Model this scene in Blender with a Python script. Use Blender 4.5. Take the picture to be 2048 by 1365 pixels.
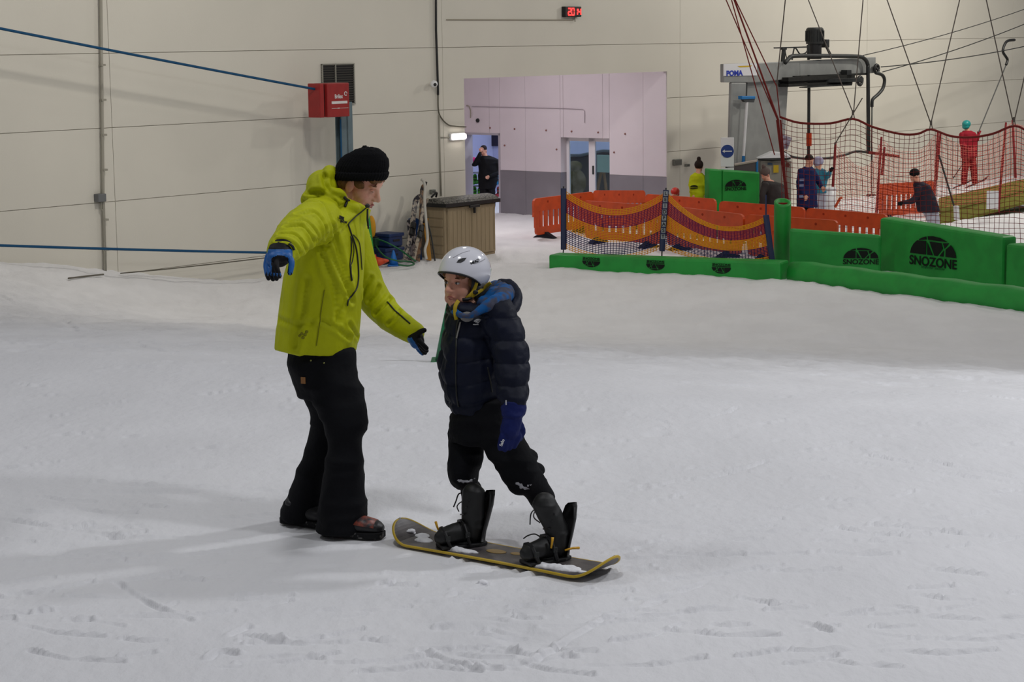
import bpy, math, random
import numpy as np
from mathutils import Vector, Matrix
random.seed(7); RNG = np.random.default_rng(7)
for _o in list(bpy.data.objects): bpy.data.objects.remove(_o)
SC = bpy.context.scene; COL = SC.collection
# ------------------------------------------------------------------ camera
W, H, F = 2048, 1365, 4000.0
PITCH = math.atan((682.5-76.5)/F); ROLL = math.radians(.7); HC = 2.17
XA = np.array([1., 0, 0]); FW = np.array([0, math.cos(PITCH), -math.sin(PITCH)]); U0 = np.array([0, math.sin(PITCH), math.cos(PITCH)])
RT = math.cos(ROLL)*XA-math.sin(ROLL)*U0; UP = math.cos(ROLL)*U0+math.sin(ROLL)*XA
CAM = np.array([0, 0, HC])
cd = bpy.data.cameras.new('camera'); cam = bpy.data.objects.new('camera', cd); COL.objects.link(cam)
cd.sensor_fit = 'HORIZONTAL'; cd.sensor_width = 36; cd.lens = 36*F/W; cd.clip_end = 300; cd.clip_start = .1
m4 = Matrix.Identity(4)
for r_ in range(3):
    m4[r_][0] = RT[r_]; m4[r_][1] = UP[r_]; m4[r_][2] = -FW[r_]; m4[r_][3] = CAM[r_]
cam.matrix_world = m4; SC.camera = cam
# ------------------------------------------------------------------ light
SC.view_settings.view_transform = 'Standard'; SC.view_settings.look = 'None'; SC.view_settings.gamma = 1; SC.view_settings.use_curve_mapping = False
SC.view_settings.exposure = 0.0
wd_ = bpy.data.worlds.new('hall_air'); SC.world = wd_; wd_.use_nodes = True
wd_.node_tree.nodes['Background'].inputs[0].default_value = (.97, .97, 1.0, 1); wd_.node_tree.nodes['Background'].inputs[1].default_value = .125
def area(name, loc, target, size, power, col, sizey=None):
    l = bpy.data.lights.new(name, 'AREA'); l.energy = power; l.color = col; l.size = size
    if sizey: l.shape = 'RECTANGLE'; l.size_y = sizey
    o = bpy.data.objects.new(name, l); COL.objects.link(o); o.location = loc
    o.rotation_euler = (Vector(target)-Vector(loc)).to_track_quat('-Z', 'Y').to_euler(); return o
COOL = (.96, .97, 1.0); WARM = (1.0, .95, .86)
# hall lamps under the roof; back ones added and tilted to brighten the walls
for i, (x, y, z, p, c) in enumerate([(7, 5, 8.5, 300, COOL), (8, 13.5, 7.5, 490, COOL), (-1, 6.5, 9, 150, COOL), (-7, 12, 9, 170, COOL),
                                     (9, 24, 8, 90, WARM), (0, 20, 8.5, 90, WARM), (12, 36, 7.5, 300, WARM), (4, 33, 8, 60, WARM), (16, 47, 7.5, 800, WARM), (8, 44, 7.5, 90, WARM), (-1.5, 26.5, 7.5, 300, WARM)]):
    area('hall_and_fill_lamp', (x, y, z), (x-.3, y+.4, 0) if y < 26 else (-6, 33.5, .5) if x < 0 else (x-3.5, y+3., 0), .9, p, c)
# ------------------------------------------------------------------ pixel helpers
def ray(px, py): return FW+RT*(px-1024)/F-UP*(py-682.5)/F
def at(px, py, d): return CAM+ray(px, py)*d
def proj(p):
    v = np.array(p)-CAM; d = v@FW; return 1024+F*(v@RT)/d, 682.5-F*(v@UP)/d, d
def onz(px, py, z): r = ray(px, py); return CAM+r*((z-HC)/r[2])
def ss(t): t = np.clip(t, 0, 1); return t*t*(3-2*t)
def gz(x, y):
    s = y+.45*x; t = np.clip((s-12.5)/16, 0, 1); b = .7*t+.3*ss(t)
    return -1.95*b+.75*ss((-x-4.3)/3.7)*t
def G(px, py):
    r = ray(px, py); d = 3.0
    while d < 120:
        p = CAM+r*d
        if p[2] <= gz(p[0], p[1]): return p
        d += .01
    return p
BZ = -1.95
P0 = at(873, 221, F/104.4); WD = ray(4340, 36); WD[2] = 0; WD /= np.linalg.norm(WD); WN = np.array([WD[1], -WD[0], 0])
def wp(px, py, off=0.):
    r = ray(px, py); return CAM+r*(((P0+WN*off-CAM)@WN)/(r@WN))
def wt(px, py=300): return float((wp(px, py)-P0)@WD)
def wpt(t, z, off=0.): p = P0+WD*t+WN*off; return np.array([p[0], p[1], z])
# ------------------------------------------------------------------ materials
def lin(c):
    o = []
    for v in c:
        v /= 255.; o.append(v/12.92 if v <= .04045 else ((v+.055)/1.055)**2.4)
    return (*o, 1.)
MATS = {}
def mat(name, col, rough=.6, metal=0., var=.0, vscale=8., bump=0., bscale=40., col2=None, emit=0., coat=0., sheen=0., ramp=(.4, .6), alpha=1., trans=0., stretch=None, detail=4.):
    if name in MATS: return MATS[name]
    m = bpy.data.materials.new(name); m.use_nodes = True; nt = m.node_tree; b = nt.nodes['Principled BSDF']
    b.inputs['Base Color'].default_value = lin(col); b.inputs['Roughness'].default_value = rough; b.inputs['Metallic'].default_value = metal
    if rough >= .6 and not metal: b.inputs['Specular IOR Level'].default_value = .2
    if coat: b.inputs['Coat Weight'].default_value = coat; b.inputs['Coat Roughness'].default_value = .08
    if sheen: b.inputs['Sheen Weight'].default_value = sheen
    if alpha < 1: b.inputs['Alpha'].default_value = alpha
    if trans: b.inputs['Transmission Weight'].default_value = trans
    if emit: b.inputs['Emission Color'].default_value = lin(col); b.inputs['Emission Strength'].default_value = emit
    tc = nt.nodes.new('ShaderNodeTexCoord'); src = tc.outputs['Object']
    if stretch:
        mp = nt.nodes.new('ShaderNodeMapping'); mp.inputs['Scale'].default_value = stretch; nt.links.new(src, mp.inputs[0]); src = mp.outputs[0]
    if var or col2:
        n = nt.nodes.new('ShaderNodeTexNoise'); n.inputs['Scale'].default_value = vscale; n.inputs['Detail'].default_value = detail; nt.links.new(src, n.inputs['Vector'])
        r = nt.nodes.new('ShaderNodeValToRGB'); r.color_ramp.elements[0].position = ramp[0]; r.color_ramp.elements[1].position = ramp[1]
        c1 = lin(col); c2 = lin(col2) if col2 else tuple(v*(1-var) for v in c1[:3])+(1,)
        r.color_ramp.elements[0].color = c2; r.color_ramp.elements[1].color = c1
        nt.links.new(n.outputs[0], r.inputs[0]); nt.links.new(r.outputs[0], b.inputs['Base Color'])
    if bump:
        n = nt.nodes.new('ShaderNodeTexNoise'); n.inputs['Scale'].default_value = bscale; n.inputs['Detail'].default_value = 5; nt.links.new(src, n.inputs['Vector'])
        bn = nt.nodes.new('ShaderNodeBump'); bn.inputs['Strength'].default_value = 1; bn.inputs['Distance'].default_value = bump
        nt.links.new(n.outputs[0], bn.inputs['Height']); nt.links.new(bn.outputs[0], b.inputs['Normal'])
    MATS[name] = m; return m
# ------------------------------------------------------------------ mesh helpers
def V(*a): return np.array(a, float)
def unit(v): v = np.array(v, float); return v/(np.linalg.norm(v)+1e-12)
class MB:
    def __init__(s): s.v = []; s.f = []
    def add(s, v, f):
        o = len(s.v); s.v.extend([tuple(map(float, p)) for p in v]); s.f.extend([tuple(i+o for i in q) for q in f]); return s
    def ob(s, c, ax, ay, az):
        c, ax, ay, az = map(np.array, (c, ax, ay, az))
        return s.add([c+sx*ax+sy*ay+sz*az for sx in (-1, 1) for sy in (-1, 1) for sz in (-1, 1)],
                     [(0, 1, 3, 2), (4, 6, 7, 5), (0, 4, 5, 1), (2, 3, 7, 6), (0, 2, 6, 4), (1, 5, 7, 3)])
    def box(s, c, size, rz=0.):
        ca, sa = math.cos(rz), math.sin(rz)
        return s.ob(c, V(ca, sa, 0)*size[0]/2, V(-sa, ca, 0)*size[1]/2, V(0, 0, size[2]/2))
    def hexa(s, p): # 4 bottom + 4 top
        return s.add(p, [(3, 2, 1, 0), (4, 5, 6, 7), (0, 1, 5, 4), (1, 2, 6, 5), (2, 3, 7, 6), (3, 0, 4, 7)])
    def tube(s, pts, r, n=8, cap=True, flat=1., up=None):
        pts = [np.array(p, float) for p in pts]; k = len(pts); rr = r if hasattr(r, '__len__') else [r]*k
        T = [unit(pts[min(i+1, k-1)]-pts[max(i-1, 0)]) for i in range(k)]
        a = np.array(up, float) if up is not None else (V(0, 0, 1) if abs(T[0][2]) < .9 else V(1, 0, 0))
        vs = []; fs = []
        for i in range(k):
            a = unit(a-T[i]*(a@T[i])); b = np.cross(T[i], a)
            for j in range(n):
                t = 2*math.pi*j/n; vs.append(pts[i]+(a*math.cos(t)*flat+b*math.sin(t))*rr[i])
        for i in range(k-1):
            for j in range(n): fs.append((i*n+j, i*n+(j+1) % n, (i+1)*n+(j+1) % n, (i+1)*n+j))
        if cap: fs.append(tuple(range(n-1, -1, -1))); fs.append(tuple((k-1)*n+j for j in range(n)))
        return s.add(vs, fs)
    def cap_tube(s, pts, rs, n=14, sub=4): # smooth limb with rounded ends
        P, Rr = spline(pts, sub, rs); 
        s.tube(P, Rr, n); s.ell(P[0], (Rr[0],)*3, n=n, m=8); s.ell(P[-1], (Rr[-1],)*3, n=n, m=8); return s
    def ell(s, c, r, M=None, n=16, m=10):
        c = np.array(c, float); vs = []; fs = []
        for i in range(1, m):
            th = math.pi*i/m
            for j in range(n):
                ph = 2*math.pi*j/n; p = V(r[0]*math.sin(th)*math.cos(ph), r[1]*math.sin(th)*math.sin(ph), r[2]*math.cos(th))
                vs.append(c+(M@p if M is not None else p))
        t = V(0, 0, r[2]); b = -t
        vs.append(c+(M@t if M is not None else t)); vs.append(c+(M@b if M is not None else b)); T = len(vs)-2; B = T+1
        for i in range(m-2):
            for j in range(n): fs.append((i*n+j, (i+1)*n+j, (i+1)*n+(j+1) % n, i*n+(j+1) % n))
        for j in range(n): fs.append((T, j, (j+1) % n)); fs.append((B, (m-2)*n+(j+1) % n, (m-2)*n+j))
        return s.add(vs, fs)
    def loft(s, rings, cap=True):
        n = len(rings[0]); vs = [p for r in rings for p in r]; fs = []
        for i in range(len(rings)-1):
            for j in range(n): fs.append((i*n+j, i*n+(j+1) % n, (i+1)*n+(j+1) % n, (i+1)*n+j))
        if cap: fs.append(tuple(range(n-1, -1, -1))); fs.append(tuple((len(rings)-1)*n+j for j in range(n)))
        return s.add(vs, fs)
    def prism(s, poly, vec):
        n = len(poly); vec = np.array(vec); p = [np.array(q, float) for q in poly]
        return s.add(p+[q+vec for q in p], [tuple(range(n-1, -1, -1)), tuple(range(n, 2*n))]+[(i, (i+1) % n, n+(i+1) % n, n+i) for i in range(n)])
    def cyl(s, a, b, r0, r1=None, n=16): return s.tube([a, b], [r0, r0 if r1 is None else r1], n)
def spline(pts, sub=4, extra=None):
    pts = [np.array(p, float) for p in pts]; k = len(pts); out = []; ex = []
    for i in range(k-1):
        p0, p1, p2, p3 = pts[max(i-1, 0)], pts[i], pts[i+1], pts[min(i+2, k-1)]
        for j in range(sub):
            t = j/sub; out.append(.5*((2*p1)+(p2-p0)*t+(2*p0-5*p1+4*p2-p3)*t*t+(3*p1-p0-3*p2+p3)*t**3))
            if extra is not None: ex.append(extra[i]*(1-t)+extra[i+1]*t)
    out.append(pts[-1])
    if extra is not None: ex.append(extra[-1]); return out, ex
    return out
BASE = {}
def root_of(o):
    while o.parent: o = o.parent
    return o
def tag(o, label, cat, group=None, kind=None):
    o['label'] = label; o['category'] = cat
    if group: o['group'] = group
    if kind: o['kind'] = kind
    return o
def thing(name, label, cat, base, group=None):
    o = bpy.data.objects.new(name, None); COL.objects.link(o); o.empty_display_size = .1
    o.location = tuple(map(float, base)); BASE[o.name] = np.array(base, float); return tag(o, label, cat, group)
def build(name, mb, m, parent=None, smooth=False, bev=0., mesh=None, kind=None, angle=None):
    if parent is not None: base = BASE[root_of(parent).name]
    else:
        a = np.array(mb.v); base = V((a[:, 0].min()+a[:, 0].max())/2, (a[:, 1].min()+a[:, 1].max())/2, a[:, 2].min())
    me = bpy.data.meshes.new(name); me.from_pydata([tuple(np.array(p)-base) for p in mb.v], [], mb.f)
    for mm in (m if isinstance(m, (list, tuple)) else [m]): me.materials.append(mm)
    if smooth: me.polygons.foreach_set('use_smooth', [True]*len(me.polygons))
    me.update(); o = bpy.data.objects.new(name, me); COL.objects.link(o)
    if parent is not None: o.parent = parent
    else: o.location = tuple(base); BASE[o.name] = base
    if bev:
        b = o.modifiers.new('bevel', 'BEVEL'); b.width = bev; b.segments = 2; b.limit_method = 'ANGLE'
    if kind: o['kind'] = kind
    return o
def struct(name, mb, m, **k):
    o = build(name, mb, m, **k); o['kind'] = 'structure'; return o
def remesh(mb, vox, sm=4):
    me = bpy.data.meshes.new('tmp'); me.from_pydata(mb.v, [], mb.f); o = bpy.data.objects.new('tmp', me); COL.objects.link(o)
    r = o.modifiers.new('r', 'REMESH'); r.mode = 'VOXEL'; r.voxel_size = vox
    if sm: s_ = o.modifiers.new('s', 'SMOOTH'); s_.factor = .5; s_.iterations = sm
    dg = bpy.context.evaluated_depsgraph_get(); me2 = bpy.data.meshes.new_from_object(o.evaluated_get(dg))
    n = len(me2.vertices); co = np.empty(n*3); me2.vertices.foreach_get('co', co); no = np.empty(n*3); me2.vertex_normals.foreach_get('vector', no)
    out = MB(); co = co.reshape(-1, 3); out.co = co; out.no = no.reshape(-1, 3); out.f = [tuple(p.vertices) for p in me2.polygons]
    bpy.data.objects.remove(o); bpy.data.meshes.remove(me); bpy.data.meshes.remove(me2); out.v = co; return out
def disp(rm, fn): rm.co = rm.co+rm.no*fn(rm.co, rm.no)[:, None]; rm.v = rm.co; return rm
_H = RNG.random((64, 64, 64))
def vnoise(p):
    p = np.asarray(p, float); i = np.floor(p).astype(int); f = p-i; f = f*f*(3-2*f); r = 0
    for a in (0, 1):
        for b in (0, 1):
            for c in (0, 1):
                w = (f[:, 0] if a else 1-f[:, 0])*(f[:, 1] if b else 1-f[:, 1])*(f[:, 2] if c else 1-f[:, 2])
                r = r+w*_H[(i[:, 0]+a) % 64, (i[:, 1]+b) % 64, (i[:, 2]+c) % 64]
    return r*2-1
def fbm(p, oct=3):
    r = 0; a = 1.
    for k in range(oct): r = r+a*vnoise(p*2**k+k*17.3); a *= .5
    return r
def ridge(p): return 1-2*np.abs(vnoise(p))
def text(name, s, size, m, pos, right, up, parent, extr=.003, off=0., align='CENTER', width=None):
    c = bpy.data.curves.new('t', 'FONT'); c.body = s; c.size = size; c.extrude = extr; c.offset = off; c.align_x = align; c.align_y = 'CENTER'
    o = bpy.data.objects.new('t', c); COL.objects.link(o)
    dg = bpy.context.evaluated_depsgraph_get(); me = bpy.data.meshes.new_from_object(o.evaluated_get(dg)); bpy.data.objects.remove(o)
    vs = np.array([v.co[:] for v in me.vertices]); fs = [tuple(p.vertices) for p in me.polygons]; bpy.data.meshes.remove(me)
    if width: vs[:, 0] *= width/(vs[:, 0].max()-vs[:, 0].min())
    rt = unit(right); u = unit(np.array(up)-rt*(np.array(up)@rt)); nn = np.cross(rt, u)
    mb = MB(); mb.add([np.array(pos)+rt*v[0]+u*v[1]+nn*v[2] for v in vs], fs); return build(name, mb, m, parent)
def copy_tree(o, parent=None):
    c = o.copy(); COL.objects.link(c); c.parent = parent
    for ch in list(o.children): copy_tree(ch, c)
    return c
# ================================================================== SETTING
SNOW = mat('snow', (230, 230, 233), .75, var=.07, vscale=1.3, bump=.010, bscale=16, stretch=(1, .6, 1), ramp=(.35, .65))
SNOWP = mat('snow_patch', (238, 238, 242), .8, bump=.004, bscale=60)
WALLM = mat('wall_paint', (212, 208, 197), .55, var=.06, vscale=.5, bump=.0012, bscale=60, ramp=(.3, .7))
JOINT = mat('wall_joint', (184, 178, 164), .8)
GREY = mat('grey_steel', (120, 124, 124), .45, .3, var=.12, vscale=5)
DARK = mat('dark_steel', (52, 54, 54), .5, .4, var=.2, vscale=9)
BLACK = mat('black_plastic', (20, 20, 22), .5, var=.3, vscale=20)
WHITE = mat('white_plastic', (225, 225, 228), .4)
GREEN = mat('green_vinyl', (28, 150, 56), .5, var=.18, vscale=2.5, bump=.004, bscale=7)
GREEND = mat('green_mark', (26, 96, 48), .6)
LOGO = mat('logo_black', (16, 22, 18), .6)
# snow floor: one terrain mesh, finer where the camera is near
TR = [[(0, 1038), (100, 1050), (180, 1062), (260, 1073), (360, 1075), (500, 1085), (600, 1090)], [(1240, 1113), (1330, 1116), (1400, 1115), (1500, 1114), (1610, 1113)],
      [(1745, 1058), (1810, 1064), (1885, 1072)], [(1900, 1074), (1960, 1080)], [(1995, 1080), (2060, 1082)], [(1735, 912), (1790, 922), (1830, 930)], [(1860, 925), (1920, 938), (2060, 964)],
      [(1560, 915), (1700, 925), (1850, 945), (2060, 974)], [(1430, 1215), (1330, 1228), (1230, 1232), (1160, 1265), (1060, 1330)], [(1330, 1160), (1450, 1150), (1560, 1135)],
      [(1300, 1205), (1360, 1185), (1420, 1165)], [(230, 1165), (300, 1210), (380, 1240)], [(1255, 825), (1300, 832), (1340, 843)], [(190, 965), (300, 972), (450, 976), (570, 983)],
      [(50, 1245), (110, 1247), (180, 1243)], [(75, 1228), (130, 1220), (190, 1212)], [(465, 1272), (480, 1265), (497, 1258)], [(1150, 1028), (1230, 1037), (1310, 1045)],
      [(1290, 640), (1380, 670), (1450, 690)], [(1480, 645), (1560, 655)], [(1190, 605), (1260, 618), (1330, 632)], [(1720, 1120), (1790, 1118)], [(1400, 1010), (1500, 1018), (1620, 1022)],
      [(200, 1105), (330, 1112), (460, 1100)], [(480, 1330), (560, 1315), (640, 1318)], [(420, 1320), (440, 1306), (470, 1310)], [(500, 1290), (560, 1285)], [(760, 1168), (830, 1170)],
      [(170, 1108), (60, 1118)], [(130, 640), (148, 665)], [(0, 590), (20, 605), (40, 612)], [(270, 690), (330, 700), (430, 708)], [(1550, 880), (1700, 886)], [(1100, 960), (1160, 962)],
      [(840, 1300), (900, 1325), (960, 1340)], [(1580, 1240), (1660, 1262)], [(1760, 1215), (1830, 1222)], [(880, 1250), (960, 1238), (1010, 1240)], [(1870, 1150), (1990, 1160)]]
cols = np.concatenate([np.linspace(-1.6, -.34, 30)[:-1], np.linspace(-.34, .42, 680), np.linspace(.42, 1.6, 30)[1:]])
inv = np.concatenate([1/np.linspace(1.2, 5.6, 14)[:-1], np.linspace(1/5.6, 1/80., 620)])
yy = 1/inv; YY = np.repeat(yy, len(cols)); XX = YY*np.tile(cols, len(yy))
ZZ = gz(XX, YY); q2 = np.stack([XX, YY, 0*XX], 1)
far = ss((YY+.45*XX-13)/6)
nz = fbm(q2*V(.55, .35, 1), 3)*.018+fbm(q2*V(2.2, 1.1, 1)+5, 3)*(.004+.020*far)+fbm(q2*V(7, 3.2, 1)+9, 2)*(.0015+.013*far)
ch = vnoise(q2*V(5, 9, 1)+31)*.5+vnoise(q2*V(1.1, 1.1, 1)+3)*.6
nz += -np.clip(ch-.55, 0, 1)*.045
hump = -.05*ss(1-np.abs(YY-9.0)/1.2)*0
ZZ = ZZ+nz
TRK = [np.array(spline([G(min(max(a, -50), 2100), b)[:2] for a, b in tr], 6)) for tr in TR]
for _ in range(520):
    d_ = 1/RNG.uniform(1/34., 1/6.7) if _ < 400 else RNG.uniform(17, 34); x_ = d_*RNG.uniform(-.27, .27); l_ = RNG.uniform(.04, .22)*(1 if d_ < 14 else 2.2); a_ = RNG.normal(.1, .35)
    TRK.append(np.array([(x_+l_*k*math.cos(a_+.2*k), d_+l_*k*math.sin(a_+.2*k)) for k in (-1, 0, 1)]))
for k_, P in enumerate(TRK):
    P = P; lo = P.min(0)-.3; hi = P.max(0)+.3; r0, r1 = np.searchsorted(yy, lo[1]), np.searchsorted(yy, hi[1])
    sl = np.arange(r0*len(cols), r1*len(cols)); idx = sl[(XX[sl] > lo[0]) & (XX[sl] < hi[0])]
    if len(idx) == 0: continue
    best = np.full(len(idx), 9.); sg = np.zeros(len(idx))
    for a, b in zip(P[:-1], P[1:]):
        ab = b-a; ap = np.stack([XX[idx], YY[idx]], 1)-a; t = np.clip(ap@ab/(ab@ab+1e-9), 0, 1); dv = ap-t[:, None]*ab
        d = np.hypot(dv[:, 0], dv[:, 1]); u = d < best; best[u] = d[u]; sg[u] = dv[u][:, 1]
    wv = .011 if P[:, 1].mean() < 13 else .03
    if k_ >= len(TR): wv *= .8
    am = .55+.65*vnoise(q2[idx]*14+k_)
    ZZ[idx] += -.017*np.exp(-(best/wv)**2)*am+.016*np.exp(-((best-wv*2)/wv)**2)*np.clip(am, 0, 1.2)*(sg > 0)
# flatten under the board and the feet
fl = np.exp(-(((XX+.35)/1.1)**2+((YY-8.65)/.35)**2)**2); ZZ = ZZ*(1-fl)+fl*(gz(XX, YY)-.004)
nc = len(cols); ii = np.arange((len(yy)-1)*nc).reshape(len(yy)-1, nc)[:, :-1].ravel()
me = bpy.data.meshes.new('floor'); nv = len(XX); me.vertices.add(nv); me.vertices.foreach_set('co', np.stack([XX, YY, ZZ], 1).ravel())
me.from_pydata if False else None
quads = np.stack([ii, ii+1, ii+nc+1, ii+nc], 1); me.loops.add(quads.size); me.loops.foreach_set('vertex_index', quads.ravel()); me.polygons.add(len(quads))
me.polygons.foreach_set('loop_start', np.arange(0, quads.size, 4)); me.polygons.foreach_set('use_smooth', np.ones(len(quads), bool)); me.update(calc_edges=True); me.validate()
me.materials.append(SNOW); floor = bpy.data.objects.new('floor', me); COL.objects.link(floor); floor['kind'] = 'structure'
# back wall with its long panels, and the passage opening
tO0, tO1, zO = wt(930), wt(1334), 1.41
tc = [wt(-420), wt(226), wt(888), wt(1360), wt(1731), wt(2020), wt(2420)]; zb = [-3.94+1.19*k for k in range(10)]
mb = MB()
def slab(mb, t0, t1, z0, z1, o0, o1):
    mb.hexa([wpt(t0, z0, o0), wpt(t1, z0, o0), wpt(t1, z0, o1), wpt(t0, z0, o1), wpt(t0, z1, o0), wpt(t1, z1, o0), wpt(t1, z1, o1), wpt(t0, z1, o1)])
slab(mb, tc[0], tO0, zb[0], zb[-1], -.12, -.02); slab(mb, tO1+.03, tc[-1], zb[0], zb[-1], -.12, -.02); slab(mb, tO0, tO1, zO, zb[-1], -.12, -.02)
wall = struct('wall_back', mb, JOINT); BASE[wall.name] = BASE[wall.name]
g = .005
for a, b in zip(tc[:-1], tc[1:]):
    for z0, z1 in zip(zb[:-1], zb[1:]):
        runs = [(a, b, z0, z1)]
        if a < tO0 < b and z0 < zO: runs = [(a, tO0+g, z0, min(z1, zO)), (tO1-g, b, z0, min(z1, zO))]+([(a, b, zO-2*g, z1)] if z1 > zO else [])
        for r in runs:
            mb = MB(); slab(mb, r[0]+g, r[1]-g, r[2]+g, r[3]-g, -.02, .0); build('wall_panel', mb, WALLM, wall)
# passage behind the opening: its far side wall runs square to the hall wall
PIN = -WN; CO = wpt(tO1, 0)
def ip(u, z, off=0.): p = CO+PIN*u-WD*off; return V(p[0], p[1], z)
def iu(px, py, off=0.):
    r = ray(px, py); o = CO-WD*off; d = ((o-CAM)@WD)/(r@WD); p = CAM+r*d; return float((p-o)@PIN), float(p[2])
PINK = mat('passage_paint', (224, 214, 219), .5, var=.05, vscale=.8)
STEEL = mat('stainless_cladding', (150, 146, 152), .45, .4, var=.12, vscale=1.2, bump=.002, bscale=4)
BLUEW = mat('room_paint', (196, 200, 232), .6)
uD0, uD1 = iu(928, 350)[0], iu(1001, 350)[0]; uW0, uW1 = iu(1121, 320)[0], iu(1219, 320)[0]; zS = iu(1001, 340)[1]; zD = iu(970, 266)[1]; zWt = iu(1170, 276)[1]
uE = iu(900, 350)[0]
def islab(mb, u0, u1, z0, z1, o0, o1):
    mb.hexa([ip(u0, z0, o0), ip(u1, z0, o0), ip(u1, z0, o1), ip(u0, z0, o1), ip(u0, z1, o0), ip(u1, z1, o0), ip(u1, z1, o1), ip(u0, z1, o1)])
zT = 3.1
mb = MB(); TH = .28
islab(mb, .13, uW1, -2.2, zT, -TH, -.012); islab(mb, uW1, uW0, zWt, zT, -TH, -.012); islab(mb, uW0, uD1, -2.2, zT, -TH, -.012); islab(mb, uD1, uD0, zD, zT, -TH, -.012); islab(mb, uD0, uE+2, -2.2, zT, -TH, -.012)
inner = struct('wall_passage', mb, JOINT)
ev = [iu(p, 200)[0] for p in (1333, 1286, 1205, 1126, 1050, 978)]+[uE+2]
ev[0] = .004
for a, b in zip(ev[:-1], ev[1:]):
    segs = [(a, b)]
    for (o1, o0, zt) in ((uW1, uW0, zWt), (uD1, uD0, zD)):
        out = []
        for (x, y) in segs:
            if o1 < y and o0 > x: # overlaps opening
                if x < o1: out.append((x, o1))
                if y > o0: out.append((o0, y))
                mb = MB(); islab(mb, max(x, o1)+.004, min(y, o0)-.004, zt, zT, -.012, 0); build('wall_panel', mb, PINK, inner)
            else: out.append((x, y))
        segs = out
    for (x, y) in segs:
        if y-x < .02: continue
        mb = MB(); islab(mb, x+.003, y-.003, zS, zT, -.012, 0); build('wall_panel', mb, PINK, inner)
        mb = MB(); islab(mb, x+.003, y-.003, -2.2, zS-.004, -.012, .004); build('cladding_sheet', mb, STEEL, inner)
# reveal of the glazed door opening
for (z0, z1, m_) in ((-2.2, zS-.004, STEEL), (zS, zWt, PINK)):
    mb = MB(); islab(mb, uW0-.012, uW0-.001, z0, z1, -TH, 0); build('reveal_lining', mb, m_, inner)
# passage ceiling, end wall and near side wall
mb = MB(); 
def pslab(mb, u0, u1, t0, t1, z0, z1):
    def q(u, t, z): p = P0+WD*t+PIN*u; return V(p[0], p[1], z)
    mb.hexa([q(u0, t0, z0), q(u1, t0, z0), q(u1, t1, z0), q(u0, t1, z0), q(u0, t0, z1), q(u1, t0, z1), q(u1, t1, z1), q(u0, t1, z1)])
pslab(mb, .13, uE+2.2, tO0-.4, tO1+.02, zT, zT+.1); struct('ceiling_passage', mb, PINK)
mb = MB(); pslab(mb, uE+2.0, uE+2.1, tO0-.4, tO1+.1, -2.2, zT); struct('wall_passage_end', mb, PINK)
mb = MB(); pslab(mb, .13, uE+2.0, tO0-.5, tO0-.4, -2.2, zT); struct('wall_passage_near', mb, PINK)
pl = P0+WD*((tO0+tO1)/2-.4)+PIN*2.2
area('passage_lamp', (pl[0], pl[1], zT-.1), (pl[0], pl[1], 0), .6, 120, (1, .955, .965), 3.)
# rooms behind the passage wall
def rslab(name, u0, u1, o0, o1, z0, z1, m_):
    mb = MB(); islab(mb, u0, u1, z0, z1, o0, o1); return struct(name, mb, m_)
rslab('wall_room', (.15), uE+3, -5.2, -5.1, -2.2, zT, BLUEW)
rslab('wall_room_end', uE+2.9, uE+3, -5.1, -TH-.02, -2.2, zT, BLUEW)
rslab('wall_room_side', .15, .25, -5.1, -TH-.02, -2.2, zT, BLUEW)
rslab('ceiling_room', (.15), uE+3, -5.2, -TH-.02, zT, zT+.1, BLUEW)
rslab('floor_room', (.15), uE+3, -5.2, -.02, -2.3, -1.97, mat('room_floor', (120, 118, 122), .6))
p_ = ip((uD0+uD1)/2+.3, 2.6, -2.4); area('room_lamp', tuple(p_), (p_[0], p_[1], 0), 1.2, 60, (.86, .9, 1))
p_ = ip((uW0+uW1)/2, 2.7, -2.6); area('lounge_lamp', tuple(p_), (p_[0], p_[1], 0), 1.2, 120, (.86, .95, 1))
# door jambs of the open doorway
mb = MB(); islab(mb, uD1, uD1+.05, -2.0, zD, -TH, .01); islab(mb, uD0-.05, uD0, -2.0, zD, -TH, .01); islab(mb, uD1, uD0, zD-.05, zD, -TH, .01)
struct('door_1', mb, mat('jamb', (178, 172, 180), .5))
# glazed double door
mb = MB(); fo = -.2
uM0, uM1 = iu(1190, 320, fo)[0], iu(1179, 320, fo)[0]
for (a, b) in ((uW1, uW1+.06), (uM0, uM0+.09), (uM1-.07, uM1+.02), (uW0-.1, uW0-.02)): islab(mb, a, b, -1.97, zWt, fo-.05, fo)
islab(mb, uW1, uW0, zWt-.09, zWt, fo-.05, fo); islab(mb, uW1, uW0, -1.97, -1.83, fo-.05, fo)
w1 = struct('window_1', mb, mat('window_frame', (226, 222, 226), .4))
GLASS = mat('glass', (205, 225, 225), .03, trans=1.)
for (a, b) in ((uW1+.06, uM0), (uM1+.02, uW0-.1)):
    mb = MB(); islab(mb, a, b, -1.83, zWt-.09, fo-.03, fo-.024); build('pane', mb, GLASS, w1)
mb = MB(); islab(mb, uM0+.03, uM0+.06, -.95, -.75, fo, fo+.03); build('door_handle', mb, DARK, w1)
# ================================================================== LEFT SIDE, ALONG THE WALL
RED = mat('red_enamel', (150, 34, 34), .45, var=.12, vscale=6)
ROPE = mat('blue_rope', (22, 74, 112), .6, bump=.003, bscale=120)
BLUEP = mat('blue_plastic', (24, 48, 96), .5, var=.2, vscale=8)
PIPE = mat('grey_conduit', (150, 146, 134), .5)
OFF = .75
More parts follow.
